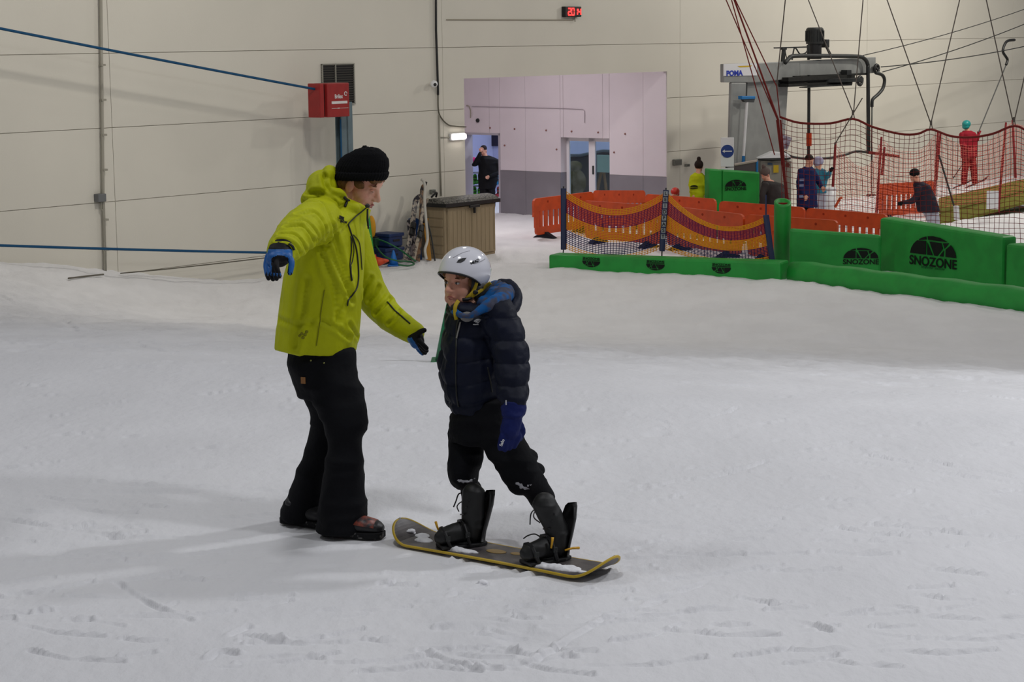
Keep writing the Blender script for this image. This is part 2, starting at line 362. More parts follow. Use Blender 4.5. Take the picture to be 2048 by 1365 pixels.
# rope-tow drive: post, motor box, pulley rope ends
pb = wp(697, 520, OFF); zg = float(gz(pb[0], pb[1]))
t_ = thing('rope_tow_drive', 'grey steel post with a red motor box on top, behind the instructor', 'rope tow', (pb[0], pb[1], zg))
def wbox(px0, px1, py0, py1, off, dep, pym=None): # box aligned with the wall from pixel bounds of its front face
    a = wp(px0, (py0+py1)/2, off); b = wp(px1, (py0+py1)/2, off); zt = wp((px0+px1)/2, py0, off)[2]; z0 = wp((px0+px1)/2, py1, off)[2]
    ta = float((a-P0)@WD); tb = float((b-P0)@WD); mb = MB(); slab(mb, ta, tb, z0, zt, off-dep, off); return mb, ta, tb, z0, zt
mb, ta, tb, z0, zt = wbox(686, 708, 204, 520, OFF-.1, .16); mb = MB()
slab(mb, ta, tb, zg-.05, zt, OFF-.26, OFF-.24); slab(mb, ta, tb, zg-.05, zt, OFF-.12, OFF-.10); slab(mb, (ta+tb)/2-.02, (ta+tb)/2+.02, zg-.05, zt, OFF-.26, OFF-.1)
build('post', mb, mat('blue_grey_steel', (108, 126, 134), .45, .25, var=.12, vscale=4), t_)
mb = MB(); a = wp(681, 238, OFF-.08); mb.tube([a, V(a[0], a[1], zg)], .015, 8); build('conduit', mb, ROPE, t_)
mb, ta, tb, z0, zt = wbox(655, 699, 166, 234, OFF+.15, .34); bx = build('motor_box', mb, RED, t_, bev=.015)
mb = MB(); slab(mb, ta-.16, ta-.06, z0, zt, OFF-.17, OFF+.13); build('cover', mb, RED, t_, bev=.012)
mb = MB(); slab(mb, ta-.07, ta+.01, z0+.02, zt-.02, OFF-.14, OFF+.08); build('gap_seal', mb, BLACK, t_)
tm = (ta+tb)/2; fr = WD; PW_ = mat('print_white', (210, 205, 205), .6)
text('lettering', 'Brilex', .10, PW_, wpt(tm, zt-.235, OFF+.155), WD, V(0, 0, 1), bx, .002, .002, width=.2)
mb = MB(); c = wpt(tb-.1, zt-.19, OFF+.156); mb.tube([c+(WD*math.cos(x)+V(0, 0, 1)*math.sin(x))*.032 for x in np.linspace(0, 5.6, 16)], .008, 6); build('emblem_ring', mb, PW_, bx)
mb = MB(); slab(mb, ta+.1, tb-.06, zt-.36, zt-.315, OFF+.15, OFF+.156); build('label_strip', mb, PW_, bx)
mb = MB(); slab(mb, ta+.1, tb-.04, zt-.442, zt-.436, OFF+.15, OFF+.156); slab(mb, tm-.03, tm+.02, zt-.445, zt-.43, OFF+.15, OFF+.157); build('label_line', mb, PW_, bx)
# ropes
def rope_px(p, q, off, r, m_, name, lab, sag=.05, n=24):
    A, B = wp(*p, off), wp(*q, off); mb = MB(); mb.tube([A+(B-A)*k/n-V(0, 0, sag*4*(k/n)*(1-k/n)) for k in range(n+1)], r, 6)
    return tag(build(name, mb, m_, smooth=True), lab, 'rope')
rope_px((-330, -10), (652, 182.5), OFF, .021, ROPE, 'tow_rope', 'blue tow rope running up left from the red motor box', .02)
rope_px((-330, 478.5), (688, 508), OFF, .021, ROPE, 'tow_rope', 'lower blue tow rope stretched low along the wall at left', .03)
# vent grille
mb, ta, tb, z0, zt = wbox(645, 710, 127, 210, .03, .03); t_ = thing('vent_grille', 'dark louvred vent grille in the wall behind the red box', 'vent', wpt((ta+tb)/2, z0, .03))
b_ = MB(); slab(b_, ta, tb, z0, zt, .0, .01); build('backing', b_, BLACK, t_)
b_ = MB()
for (x0, x1, y0, y1) in ((ta, tb, zt-.02, zt), (ta, tb, z0, z0+.02), (ta, ta+.02, z0, zt), (tb-.02, tb, z0, zt), (ta+(tb-ta)*.4, ta+(tb-ta)*.4+.02, z0, zt)): slab(b_, x0, x1, y0, y1, .01, .035)
build('frame', b_, mat('vent_frame', (150, 148, 138), .5), t_)
for k in range(17):
    z = z0+.03+(zt-z0-.06)*k/16; b_ = MB(); b_.hexa([wpt(ta, z, .01), wpt(tb, z, .01), wpt(tb, z-.012, .03), wpt(ta, z-.012, .03), wpt(ta, z+.008, .01), wpt(tb, z+.008, .01), wpt(tb, z-.004, .03), wpt(ta, z-.004, .03)])
    build('slat', b_, mat('vent_slat', (62, 60, 56), .5), t_)
# conduits on the wall
def pipe(name, pts, r, lab, m_=PIPE, off=.03, cat='conduit'):
    mb = MB(); mb.tube([wp(*p, off) for p in pts], r, 8); o = build(name, mb, m_, smooth=True); return tag(o, lab, cat)
a = wp(199, -200, .05); b = wp(211, 562, .05); t_ = thing('wall_conduit', 'grey vertical conduit with a junction box near the left edge', 'conduit', (b[0], b[1], gz(b[0], b[1])-.03))
mb = MB(); mb.tube([a, wp(206, 395, .05), b], .028, 8); build('pipe', mb, PIPE, t_, smooth=True)
mb, ta, tb, z0, zt = wbox(197, 213, 388, 404, .12, .12); build('junction_box', mb, mat('box_grey', (104, 106, 108), .5), t_, bev=.01)
mb = MB(); mb.tube(spline([wp(203, 404, .06), wp(202, 418, .06), wp(207, 436, .06), wp(209, 560, .06)], 5), .012, 6); build('cable', mb, PIPE, t_, smooth=True)
for y in (130, 200, 270, 340, 440, 500):
    mb, *_ = wbox(200+y*.02, 209+y*.02, y-2, y+2, .085, .06); build('clip', mb, PIPE, t_)
pipe('wall_cable', [(871.5, -200), (872, 60), (876, 178), (876, 190)], .022, 'thick black cable dropping down the wall to the camera', BLACK, .04, 'cable')
pipe('wall_cable', spline([V(p[0], p[1]) for p in [(876, 190), (877, 222), (884, 238), (897, 250), (912, 253), (932, 254)]], 5), .014, 'thin grey cable curving down to the doorway corner above the lamp', mat('cable_grey', (96, 92, 82), .6), .03, 'cable')
pipe('wall_cable', [(878, 230), (882, 392)], .016, 'straight grey conduit on the wall above the skis', PIPE, .02)
pipe('wall_cable', [(893, 39.5), (1146, 40), (1150, 38), (1150, 30)], .010, 'thin cable running along the wall to the red clock', mat('cable_thin', (158, 150, 134), .6), .015, 'cable')
pipe('wall_cable', [(878, 275), (902, 275)], .010, 'short cable feeding the bulkhead lamp', PIPE, .02, 'cable')
# security camera
c = wp(868, 168, .12); t_ = thing('security_camera', 'small white security camera on the wall beside the black cable', 'camera', wp(868, 178, .03))
mb = MB(); mb.ell(c, (.07, .07, .07)); build('housing', mb, WHITE, t_, True); mb = MB(); mb.ell(c+unit(V(.4, -1, -.2))*.05, (.035, .035, .035)); build('lens', mb, BLACK, t_, True)
mb = MB(); mb.cyl(wp(866, 166, 0), c, .03); build('bracket', mb, WHITE, t_)
# bulkhead lamp, lit
mb, ta, tb, z0, zt = wbox(902, 931, 266, 281, .06, .06); t_ = thing('bulkhead_lamp', 'lit oblong bulkhead lamp on the wall left of the doorway', 'lamp', wpt((ta+tb)/2, z0, .03)); build('housing', mb, WHITE, t_, bev=.02)
mb = MB(); slab(mb, ta+.02, tb-.02, z0+.015, zt-.015, .06, .12); build('diffuser', mb, mat('lamp_diffuser', (255, 246, 236), .4, emit=5.), t_, bev=.03)
# wall socket
for (px, py, s, lab, cat) in ((868, 383, 5, 'small grey socket box on the wall above the storage box', 'socket'), (1357, 325, 9, 'grey electrical box on the wall right of the passage', 'socket'), (1377, 331, 4, 'small dark switch on the wall beside the electrical box', 'switch')):
    mb, ta, tb, z0, zt = wbox(px-s*.8, px+s*.8, py-s*.7, py+s*.7, .07, .07); t_ = thing('wall_socket', lab, cat, wpt((ta+tb)/2, z0, .03)); build('housing', mb, mat('socket_grey', (112, 114, 108), .5), t_, bev=.008)
    mb = MB(); slab(mb, ta+.02, tb-.02, z0+.02, zt-.02, .07, .078); build('cover_plate', mb, mat('socket_dark', (84, 84, 80), .5), t_)
# digital clock
mb, ta, tb, z0, zt = wbox(1131, 1163, 13, 34, .1, .1); t_ = thing('digital_clock', 'black digital clock with red digits high on the wall', 'clock', wpt((ta+tb)/2, z0, .05)); build('case', mb, BLACK, t_, bev=.012)
LED = mat('led_red', (255, 42, 40), .4, emit=4.)
SEG = {'2': 'abged', '0': 'abcdef', '1': 'bc', '4': 'bcfg'}
dw, dh = (tb-ta)*.16, (zt-z0)*.62; zc = (zt+z0)/2
for k, ch_ in enumerate('2014'):
    x0 = ta+(tb-ta)*(.17+.205*k); mb = MB()
    S = {'a': (0, dw, dh/2), 'g': (0, dw, 0), 'd': (0, dw, -dh/2)}; Vs = {'f': (0, 0, dh/2), 'b': (dw, 0, dh/2), 'e': (0, -dh/2, 0), 'c': (dw, -dh/2, 0)}
    for s_ in SEG[ch_]:
        if s_ in S: a, b, z = S[s_]; slab(mb, x0+a, x0+b, zc+z-.014, zc+z+.014, .1, .108)
        else: a, z_0, z_1 = Vs[s_]; slab(mb, x0+a-.012, x0+a+.012, zc+z_0+.008, zc+z_1-.008, .1, .108)
    build('digit', mb, LED, t_)
mb = MB(); slab(mb, ta+(tb-ta)*.5, ta+(tb-ta)*.5+.016, zt, zt, .1, .1); mb = MB(); a = wp(1150, 34, .05); mb.tube([a, a-V(0, 0, .1)], .012, 6); build('cable_tail', mb, PIPE, t_)
# passage wall fittings
mb = MB(); pts = [ip(*iu(x, y, .03), .03) for x, y in spline([V(933, 211), V(938, 213), V(941, 222), V(941, 236)], 4)]; mb.tube(pts, .012, 6); tag(build('wall_cable', mb, mat('cable_thin', (158, 150, 134), .6)), 'short bent cable at the top left of the pale passage wall', 'cable')
mb = MB(); pts = [ip(*iu(x, y, .02), .02) for x, y in ((944, 213), (1040, 215), (1130, 217), (1166, 219), (1169, 222), (1169, 246))]; mb.tube(pts, .008, 6); tag(build('wall_cable', mb, mat('cable_pink', (178, 168, 174), .6)), 'thin surface cable running across the pale passage wall', 'cable')
c = ip(*iu(955.5, 241, .02), .02); t_ = thing('door_camera', 'small black dome above the open doorway', 'sensor', c-V(0, 0, .05)); mb = MB(); mb.ell(c, (.045, .045, .045)); build('dome', mb, BLACK, t_, True); mb = MB(); mb.cyl(c, ip(*iu(955.5, 241), 0), .05); build('mount', mb, DARK, t_)
CAPL = ['brown screw cap above the open doorway', 'brown screw cap just right of and above the open doorway', 'brown screw cap halfway between doorway and glazed door', 'brown screw cap above the left pane of the glazed door', 'brown screw cap above the right pane of the glazed door', 'brown screw cap to the upper right of the glazed door', 'brown screw cap beside the right jamb of the open doorway', 'brown screw cap beside the left edge of the glazed door', 'brown screw cap beside the right edge of the glazed door']
for i, (x, y) in enumerate([(980, 256), (1029, 258), (1092, 261), (1143, 263), (1196, 265), (1250, 268), (1009, 291), (1113, 299), (1228, 305)]):
    c = ip(*iu(x, y, .012), .012); mb = MB(); mb.ell(c, (.022, .022, .022), n=8, m=6); tag(build('screw_cap', mb, mat('cap', (140, 96, 88), .6)), CAPL[i], 'screw cap', 'screw caps on the passage wall')
# storage box
A = G(893, 520); ex = WD; ey = PIN; A[2] = BZ
dpx = .52; hz_ = 1.0; wbx = 1.2
while proj(A+ex*wbx)[0] < 993: wbx += .01
B_ = A+ex*wbx
t_ = thing('storage_box', 'beige plastic storage box with a frosted black lid', 'storage box', (A+B_)/2+ey*dpx/2)
BEIGE = mat('beige_plastic', (150, 134, 108), .6, var=.1, vscale=14, stretch=(1, 1, .1)); LIDM = mat('lid_frost', (34, 34, 34), .6, col2=(118, 116, 110), vscale=26, ramp=(.38, .66))
gzb = BZ
def bl(x, y, z): p = A+ex*x+ey*y; return V(p[0], p[1], gzb+z)
def bbox(mb, x0, x1, y0, y1, z0, z1): return mb.hexa([bl(x0, y0, z0), bl(x1, y0, z0), bl(x1, y1, z0), bl(x0, y1, z0), bl(x0, y0, z1), bl(x1, y0, z1), bl(x1, y1, z1), bl(x0, y1, z1)])
mb = bbox(MB(), 0, wbx, .03, dpx, -.03, hz_); build('body', mb, BEIGE, t_, bev=.02)
for k in range(5): # ribbed side
    mb = bbox(MB(), -.012, .01, .08, dpx-.05, .1+.17*k, .24+.17*k); build('side_plank', mb, BEIGE, t_, bev=.006)
for x0, x1 in ((.06, wbx*.5-.006), (wbx*.5+.006, wbx-.03)):
    mb = bbox(MB(), x0, x1, .0, .04, .04, hz_-.03); d_ = build('door', mb, BEIGE, t_, bev=.01)
    for k in range(6):
        xx = x0+.04+(x1-x0-.08)*k/5; mb = bbox(MB(), xx-.012, xx+.012, -.006, .01, .08, hz_-.1); build('groove_rib', mb, BEIGE, d_)
rg = []
for k in range(9):
    u = k/8; y = -.06+(dpx+.1)*u; z = hz_+.05+.10*math.sin(math.pi*u)**.7; rg.append([bl(-.06, y, hz_), bl(wbx+.05, y, hz_), bl(wbx+.05, y, z), bl(-.06, y, z)])
mb = MB().loft(rg); ld = build('lid', mb, LIDM, t_)
mb = bbox(MB(), -.065, wbx+.055, -.068, -.055, hz_-.01, hz_+.06); bbox(mb, -.068, -.055, -.068, dpx+.05, hz_-.01, hz_+.06); build('lid_rim', mb, BLACK, ld)
mb = bbox(MB(), wbx*.5-.13, wbx*.5+.16, -.09, -.05, hz_-.06, hz_-.01); build('latch', mb, BLACK, t_, bev=.008)
mb = bbox(MB(), wbx*.5+.02, wbx*.5+.06, -.07, -.03, hz_-.17, hz_-.05); build('padlock', mb, BLACK, t_, bev=.008)
mb = MB(); mb.tube(spline([bl(.1, .45, hz_+.15), bl(.2, .4, hz_+.24), bl(.3, .5, hz_+.15)], 5), .02, 6); tag(build('leash_strap', mb, BLACK), 'dark strap lying on the lid of the storage box', 'strap')
# skis, snowboard and poles leaning by the box
def lean(px0, py0, px1, py1, off0, off1): return wp(px0, py0, off0), wp(px1, py1, off1)
def ski(name, lab, p0, p1, w, m_, cat='ski', curl=.10, stripe=None, grp=None):
    a, b = p0, p1; L = np.linalg.norm(b-a); d = (b-a)/L; nrm = unit(np.cross(d, WD)); nrm = nrm if nrm@WN > 0 else -nrm; sd = np.cross(nrm, d)
    t_ = thing(name, lab, cat, a, grp); rg = []
    for k in range(21):
        u = k/20; ww = w/2*(1-.18*math.sin(math.pi*u))*(1 if u < .93 else math.sqrt(max(.02, 1-((u-.93)/.075)**2))); bend = curl*max(0, (u-.88)/.12)**2+.02*math.sin(math.pi*u)
        c = a+d*L*u+nrm*bend; rg.append([c+sd*ww-nrm*.008, c-sd*ww-nrm*.008, c-sd*ww+nrm*.008, c+sd*ww+nrm*.008])
    build('deck', MB().loft(rg), m_, t_)
    if stripe is not None:
        bb = MB()
        for u in (.42, .52): bb.ob(a+d*L*u+nrm*.05, d*.06, sd*w*.4, nrm*.03)
        bb.ob(a+d*L*.47+nrm*.025, d*L*.09, sd*w*.35, nrm*.008); build('binding', bb, stripe, t_, bev=.005)
    return t_
def patt(name, c1, c2, sc): return mat(name, c1, .45, col2=c2, vscale=sc, ramp=(.45, .52))
ski('ski', 'short dark ski with pale graphics leaning left of the taller skis', *lean(812, 521, 832, 392, .75, .4), .13, patt('ski_a', (46, 44, 52), (150, 140, 128), 16), stripe=BLACK)
ski('ski', 'tall black ski with an orange tip leaning on the wall', *lean(835, 522, 845, 366, .62, .3), .12, patt('ski_b', (36, 34, 36), (120, 88, 60), 9), stripe=BLACK)
ski('ski', 'pale striped ski leaning between the dark skis', *lean(826, 523, 849, 400, .9, .55), .09, patt('ski_c', (150, 138, 122), (70, 60, 60), 12), stripe=DARK)
ski('snowboard', 'blue snowboard standing on end behind the skis', *lean(831, 520, 828, 437, .33, .11), .34, mat('board_blue', (18, 62, 120), .4), 'snowboard', .03)
ski('snowboard', 'small dark snowboard with white graphics among the skis', *lean(822, 520, 822, 440, .47, .26), .24, patt('board_dark', (36, 36, 46), (150, 140, 140), 12), 'snowboard', .03)
ski('ski', 'yellow ski leaning beside the storage box', *lean(858, 521, 848, 440, .62, .36), .12, mat('ski_yellow', (176, 122, 28), .5))
mb = MB(); mb.tube(spline([wp(x, y, o) for x, y, o in ((853, 519, 1.02), (850, 500, .98), (855, 478, .93), (852, 440, .86), (849, 400, .77), (850, 376, .72), (847, 362, .69), (843, 360, .68))], 5), .026, 8)
tag(build('bent_pole', mb, mat('pole_white', (182, 178, 170), .5), smooth=True), 'bent pale pole with a hooked top leaning by the skis', 'pole')
mb = MB(); mb.tube(spline([wp(x, y, o) for x, y, o in ((870, 522, .82), (862, 470, .68), (852, 436, .58))], 4), .014, 6); tag(build('ski_pole', mb, DARK, smooth=True), 'thin dark ski pole against the storage box side', 'ski pole')
# crates, cones and the green pad round the drive post
def crate(px0, px1, py0, py1, off, lab, m_):
    mb, ta, tb, z0, zt = wbox(px0, px1, py0, py1, off, .4); t_ = thing('crate', lab, 'crate', wpt((ta+tb)/2, z0, off-.2)); build('body', mb, m_, t_, bev=.03)
    mb = MB(); slab(mb, ta-.02, tb+.02, zt-.05, zt+.012, off-.42, off+.02); build('rim', mb, m_, t_, bev=.012)
    mb = MB(); slab(mb, (ta+tb)/2-.09, (ta+tb)/2+.09, zt-.14, zt-.1, off, off+.008); build('hand_slot', mb, BLACK, t_)
crate(771, 807, 497, 521, .45, 'lower blue plastic crate on the snow left of the skis', BLUEP)
crate(779, 806, 468, 494, .43, 'upper blue plastic crate stacked left of the skis', BLUEP)
def cone(name, lab, base, h, r, m_, tilt=None):
    t_ = thing(name, lab, 'cone', base); mb = MB(); M_ = np.eye(3) if tilt is None else np.array(Matrix.Rotation(tilt[0], 3, Vector(tilt[1])))
    b = np.array(base, float); q = lambda z: b+M_@V(0, 0, z)
    mb.tube([q(z) for z in (.02, h*.5, h*.97, h)], [r*.8, r*.5, r*.16, r*.1], 20, up=M_@V(1, 0, 0)); build('cone_body', mb, m_, t_, True)
    mb = MB(); mb.ob(q(.012), M_@V(r, 0, 0), M_@V(0, r, 0), M_@V(0, 0, .014)); build('base_plate', mb, m_, t_, bev=.008)
cone('marker_cone', 'small bright blue marker cone on the snow by the wall', G(787.5, 532), .29, .11, mat('cone_blue', (20, 106, 190), .5))
b_ = G(750, 531); cone('marker_cone', 'orange marker cone lying on its side by the wall', b_+V(.02, -.36, .10), .26, .13, mat('cone_orange', (208, 74, 34), .5), (1.5, (-.2, 1, 0)))
gp = G(722, 540); t_ = thing('post_pad', 'green crash pad wrapped round the drive post behind the instructor', 'pad', gp+V(0, .3, 0))
def pad_ring(cx, y, hw, dd): 
    c = at(cx, y, proj(gp)[2]+.25); return [c+V(hw*math.cos(a), 0, 0)*1+V(0, dd*math.sin(a), 0) for a in np.linspace(0, 2*math.pi, 24, endpoint=False)]
rg = [pad_ring(719, 545, .29, .25), pad_ring(718, 500, .27, .24), pad_ring(716, 450, .235, .21), pad_ring(715, 424, .215, .2), pad_ring(715, 420, .19, .17)]
build('cushion', MB().loft(rg), GREEN, t_, True)
mb = MB(); mb.tube([at(x, y, proj(gp)[2]-.005) for x, y in ((727, 490), (737, 480), (741, 470))], .008, 6); mb.tube([at(x, y, proj(gp)[2]-.005) for x, y in ((731, 462), (740, 452))], .008, 6); build('seam_mark', mb, mat('seam_pale', (140, 190, 140), .6), t_)
mb = MB(); c = wp(743, 455, .12); mb.ell(c, (.08, .06, .22)); o = build('rolled_mat', mb, mat('roll_yellow', (206, 148, 40), .6), smooth=True); tag(o, 'yellow padded roll showing behind the green pad', 'pad')
c = wp(751, 484, .2); t_ = thing('hose_box', 'small dark green control box beside the green pad', 'box', c-V(0, 0, .09)); mb = MB(); mb.ob(c, WD*.055, WN*.05, V(0, 0, .075)); build('case', mb, mat('hose_green_dark', (18, 62, 44), .5), t_, bev=.01)
mb = MB(); mb.ob(c+V(0, 0, .085), WD*.03, WN*.03, V(0, 0, .012)); build('cap', mb, BLACK, t_)
def hose(pts, lab):
    mb = MB(); P = []
    for x, y, o in pts:
        p = wp(x, y, o); p[2] = max(p[2], gz(p[0], p[1])+.035); P.append(p)
    mb.tube(spline(P, 6), .016, 6); tag(build('hose', mb, mat('hose_green', (20, 92, 52), .5), smooth=True), lab, 'hose')
hose([(755, 479, .3), (775, 486, .55), (800, 500, .7), (822, 516, .98), (832, 523, 1.05)], 'green hose arching from the control box to the snow')
hose([(752, 492, .3), (762, 506, .6), (775, 516, .85), (795, 522, 1.0), (812, 523, 1.0), (824, 525, 1.12), (828, 529, 1.25), (815, 532, 1.3), (797, 530, 1.25)], 'green hose looped on the snow beside the blue cone')
# rope and stick on the snow by the wall
def ground_line(pts, r, m_, name, lab, cat, lift=.03):
    P = []
    for x, y in pts: p = G(x, y); p[2] += lift; P.append(p)
    mb = MB(); mb.tube(spline(P, 4), r, 6); tag(build(name, mb, m_, smooth=True), lab, cat)
ground_line([(137, 561), (170, 557), (207, 553)], .013, mat('cable_grey', (96, 92, 82), .6), 'ground_stick', 'thin dark stick lying on the snow by the conduit foot', 'stick')
mb = MB(); mb.tube([wp(241, 547, .3), wp(330, 539, .28), wp(430, 528, .25), wp(540, 515, .22)], .010, 6); tag(build('slack_cord', mb, mat('cable_grey', (96, 92, 82), .6)), 'thin slack cord rising along the foot of the wall', 'cord')
# green marker cone behind the child
cone('marker_cone', 'green marker cone on the snow behind the child', G(902, 727), .46, .145, mat('cone_green', (8, 118, 72), .5))
# ================================================================== RIGHT SIDE
ORANGE = mat('orange_plastic', (206, 76, 24), .5, var=.15, vscale=5)
RUB = mat('rubber', (30, 32, 40), .8)
# ---- orange pedestrian barriers: one built, the rest copies
BH = .84
bar0 = thing('crowd_barrier', 'x', 'barrier', (0, 0, 0))
L_ = 1.0
def rr(x0, x1, z0, z1, r, corners):
    P = []
    for (cx, cz, a0, k) in ((x1-r, z1-r, 0, 0), (x0+r, z1-r, 90, 1), (x0+r, z0+r, 180, 2), (x1-r, z0+r, 270, 3)):
        if k in corners: P += [(cx+r*math.cos(math.radians(a0+q)), cz+r*math.sin(math.radians(a0+q))) for q in (0, 30, 60, 90)]
        else: P.append(((x1, z1), (x0, z1), (x0, z0), (x1, z0))[k])
    return P
mb = MB(); T_ = .025
def pr(P): mb.prism([V(x, -T_, z) for x, z in P][::-1], V(0, 2*T_, 0))
pr(rr(-1, 1, .57, BH, .09, (0, 1))); pr(rr(-.93, .93, .08, .24, .07, (2, 3)))
for k in range(12):
    x = -.93+1.86*k/11
    if 0 < k < 11: mb.box(V(x, 0, .405), (.075, .05, .34))
mb.box(V(-.9, 0, .405), (.1, .05, .34)); mb.box(V(.9, 0, .405), (.1, .05, .34))
mb.box(V(-.965, 0, .52), (.07, .05, .12)); mb.box(V(.965, 0, .52), (.07, .05, .12))
build('panel', mb, ORANGE, bar0)
for x in (-.62, .62):
    mb = MB(); mb.hexa([V(x-.07, -.26, 0), V(x+.07, -.26, 0), V(x+.07, .26, 0), V(x-.07, .26, 0), V(x-.04, -.05, .12), V(x+.04, -.05, .12), V(x+.04, .05, .12), V(x-.04, .05, .12)]); build('foot', mb, RUB, bar0)
for x in (-.55, 0, .55):
    mb = MB(); mb.cyl(V(x, -.03, .75), V(x, .03, .75), .025, n=10); build('reflector_stud', mb, mat('orange_dark', (150, 48, 20), .6), bar0)
BL = [((1066, 398), (1185, 383), 'orange barrier standing apart at the left end of the row'), ((1186, 381), (1291, 381), 'orange barrier in front of the glazed door'),
      ((1292, 388), (1432, 398), 'orange barrier below the staff member in yellow'), ((1440, 402), (1610, 415), 'orange barrier in the back row below the green pad box'),
      ((1614, 416), (1775, 429), 'orange barrier in the back row left of the large green block'), ((1166, 401), (1329, 412), 'orange barrier behind the left half of the striped net'),
      ((1331, 411), (1488, 429), 'orange barrier behind the right half of the striped net'), ((1492, 429), (1676, 441), 'orange barrier in the front row behind the padded corner post'),
      ((1762, 364), (1868, 361), 'orange barrier behind the bending person in dark clothes')]
for i, (a, b, lab) in enumerate(BL):
    zt = BZ+BH+(0 if i < 8 else 0); A, B = onz(*a, zt), onz(*b, zt)
    if i == 8: A, B = onz(1756, 352, zt), onz(1868, 349, zt); A = at(1756, 366, 45.4); B = at(1868, 364, 46.2)
    o = bar0 if i == 0 else copy_tree(bar0)
    o['label'] = lab; o['group'] = 'orange barriers round the lift queue'
    o.location = ((A[0]+B[0])/2, (A[1]+B[1])/2, BZ if i < 8 else (A[2]+B[2])/2-BH); o.rotation_euler.z = math.atan2(B[1]-A[1], B[0]-A[0]); o.scale.x = np.hypot(*(B-A)[:2])/2
# ---- striped net on three poles
YEL = mat('net_yellow', (214, 150, 24), .6); PUR = mat('net_purple', (104, 30, 74), .6); NAVYN = mat('net_navy', (34, 40, 84), .6); POLEM = mat('pole_navy', (20, 34, 74), .5)
dN = 36.0
dNf = lambda px: 36.9-(px-1125)*.0054
t_ = thing('striped_net_fence', 'yellow and purple striped net sagging between three navy poles', 'net fence', at(1330, 520, dN)*V(1, 1, 0)+V(0, 0, BZ))
PX = [((1127, 377), (1127, 500), (1125, 522)), ((1332, 380), (1324, 503), (1323, 526)), ((1532, 430), (1544, 521), (1545, 532))]
for k, (a, b, c) in enumerate(PX):
    dN = dNf(a[0])
    mb = MB(); mb.tube([at(*b, dN-.05), at(*c, dN-.05)], .012, 8); mb.tube([at(a[0], a[1]-(4 if k < 2 else 40), dN-.05), at(*a, dN-.05)], .014, 8); build('pole', mb, DARK if k < 2 else POLEM, t_)
    mb = MB(); mb.tube([at(*a, dN-.05), at(*b, dN-.05)], .055, 8, flat=.5, up=V(0, 1, 0)); sl = build('sleeve', mb, POLEM, t_, bev=.01)
    if k == 1:
        for j, ch_ in enumerate('LEIDBAST'):
            u = .06+.1*j; p = at(a[0]+(b[0]-a[0])*u, a[1]+(b[1]-a[1])*u, dN-.09); mb = MB(); mb.ob(p+V(0, .006, 0), V(.036, 0, 0), V(0, .004, 0), V(0, 0, .042)); build('letter_patch', mb, mat('patch_grey', (150, 154, 160), .6), sl)
            text('letter', ch_, .085, BLACK, p, V(1, 0, 0), V(0, 0, 1), sl, .002, .003)
def sagnet(aT, aB, bT, bB, sagT, sagB, nu, bands, d, parent, rw=.0075):
    # bands: (v0, v1, rows, material)
    def pt(u, v):
        T = np.array(aT)*(1-u)+np.array(bT)*u; B = np.array(aB)*(1-u)+np.array(bB)*u; s = 4*u*(1-u)
        T = T+V(0, sagT)*s; B = B+V(0, sagB)*s; p = T*(1-v)+B*v; return at(p[0], p[1], dNf(p[0])+.05*math.sin(6*u+3*v))
    for (v0, v1, rows, m_) in bands:
        mb = MB()
        for r in range(rows):
            v = v0+(v1-v0)*(r+.5)/rows; mb.tube([pt(k/24, v) for k in range(25)], rw, 3, cap=False)
        for c in range(nu+1): mb.tube([pt(c/nu, v0+(v1-v0)*j/4) for j in range(5)], rw, 3, cap=False)
        build('net_band', mb, m_, parent)
BD = [(0, .13, 4, YEL), (.13, .38, 8, PUR), (.38, .66, 9, YEL), (.66, .9, 7, NAVYN), (.9, 1., 3, YEL)]
sagnet((1127, 378), (1127, 496), (1332, 382), (1324, 497), 38, 24, 34, BD, dN, t_)
sagnet((1332, 382), (1325, 498), (1532, 432), (1543, 521), 43, 15, 34, BD, dN, t_)
# ---- green crash pads
def emblem(width, pos, right, up, parent, full=True, flip=False):
    """dome of dark facets with the name under it"""
    rt = unit(right); u = unit(np.array(up)-rt*(np.array(up)@rt)); n = np.cross(rt, u); hw = width/2; hh = width*.31
    if flip: u = -u; rt = -rt
    def dome(a): return V(hw*math.cos(a), hh*math.sin(a))
    D = lambda x: V(x*hw, hh*math.sqrt(max(0, 1-x*x)))
    L = lambda x, y: V(x*hw, y*hh)
    facets = [[D(-.62), D(-.45), D(-.3), L(-.28, .8), L(-.6, .74)], [D(-.24), D(0), D(.3), D(.6), L(.55, .78), L(-.22, .8)], [L(-1, .04), D(-.95), D(-.85), D(-.7), L(-.3, .72), L(-.3, .04)],
              [L(-.25, .04), L(-.25, .66), L(.0, .04)], [L(-.16, .72), L(.06, .04), L(.2, .04), L(.42, .42), L(.36, .7)], [L(.42, .7), D(.68), L(.5, .44)],
              [L(.28, .04), L(.46, .04), L(.47, .36)], [L(.54, .04), L(.54, .4), D(.76), D(.85), D(.95), L(1, .04)]]
    mb = MB()
    for f in facets: mb.prism([np.array(pos)+rt*p[0]+u*p[1] for p in f], n*.004)
    o = build('emblem', mb, LOGO, parent)
    if not flip: text('lettering', 'SNOZONE', width*.2, LOGO, np.array(pos)-u*width*.1+n*.003, rt, u, parent, .002, width*.004, width=width*1.02)
    else:
        mb = MB(); mb.prism([np.array(pos)+rt*x*hw+u*y for x, y in ((-.95, -.05*width), (.95, -.05*width), (.95, -.02*width), (-.95, -.02*width))], n*.004); build('emblem_bar', mb, LOGO, parent)
        text('lettering', 'SNOZONE', width*.15, LOGO, np.array(pos)-u*width*.13+n*.003, rt, u, parent, .002, width*.003, width=width*.95)
    return o
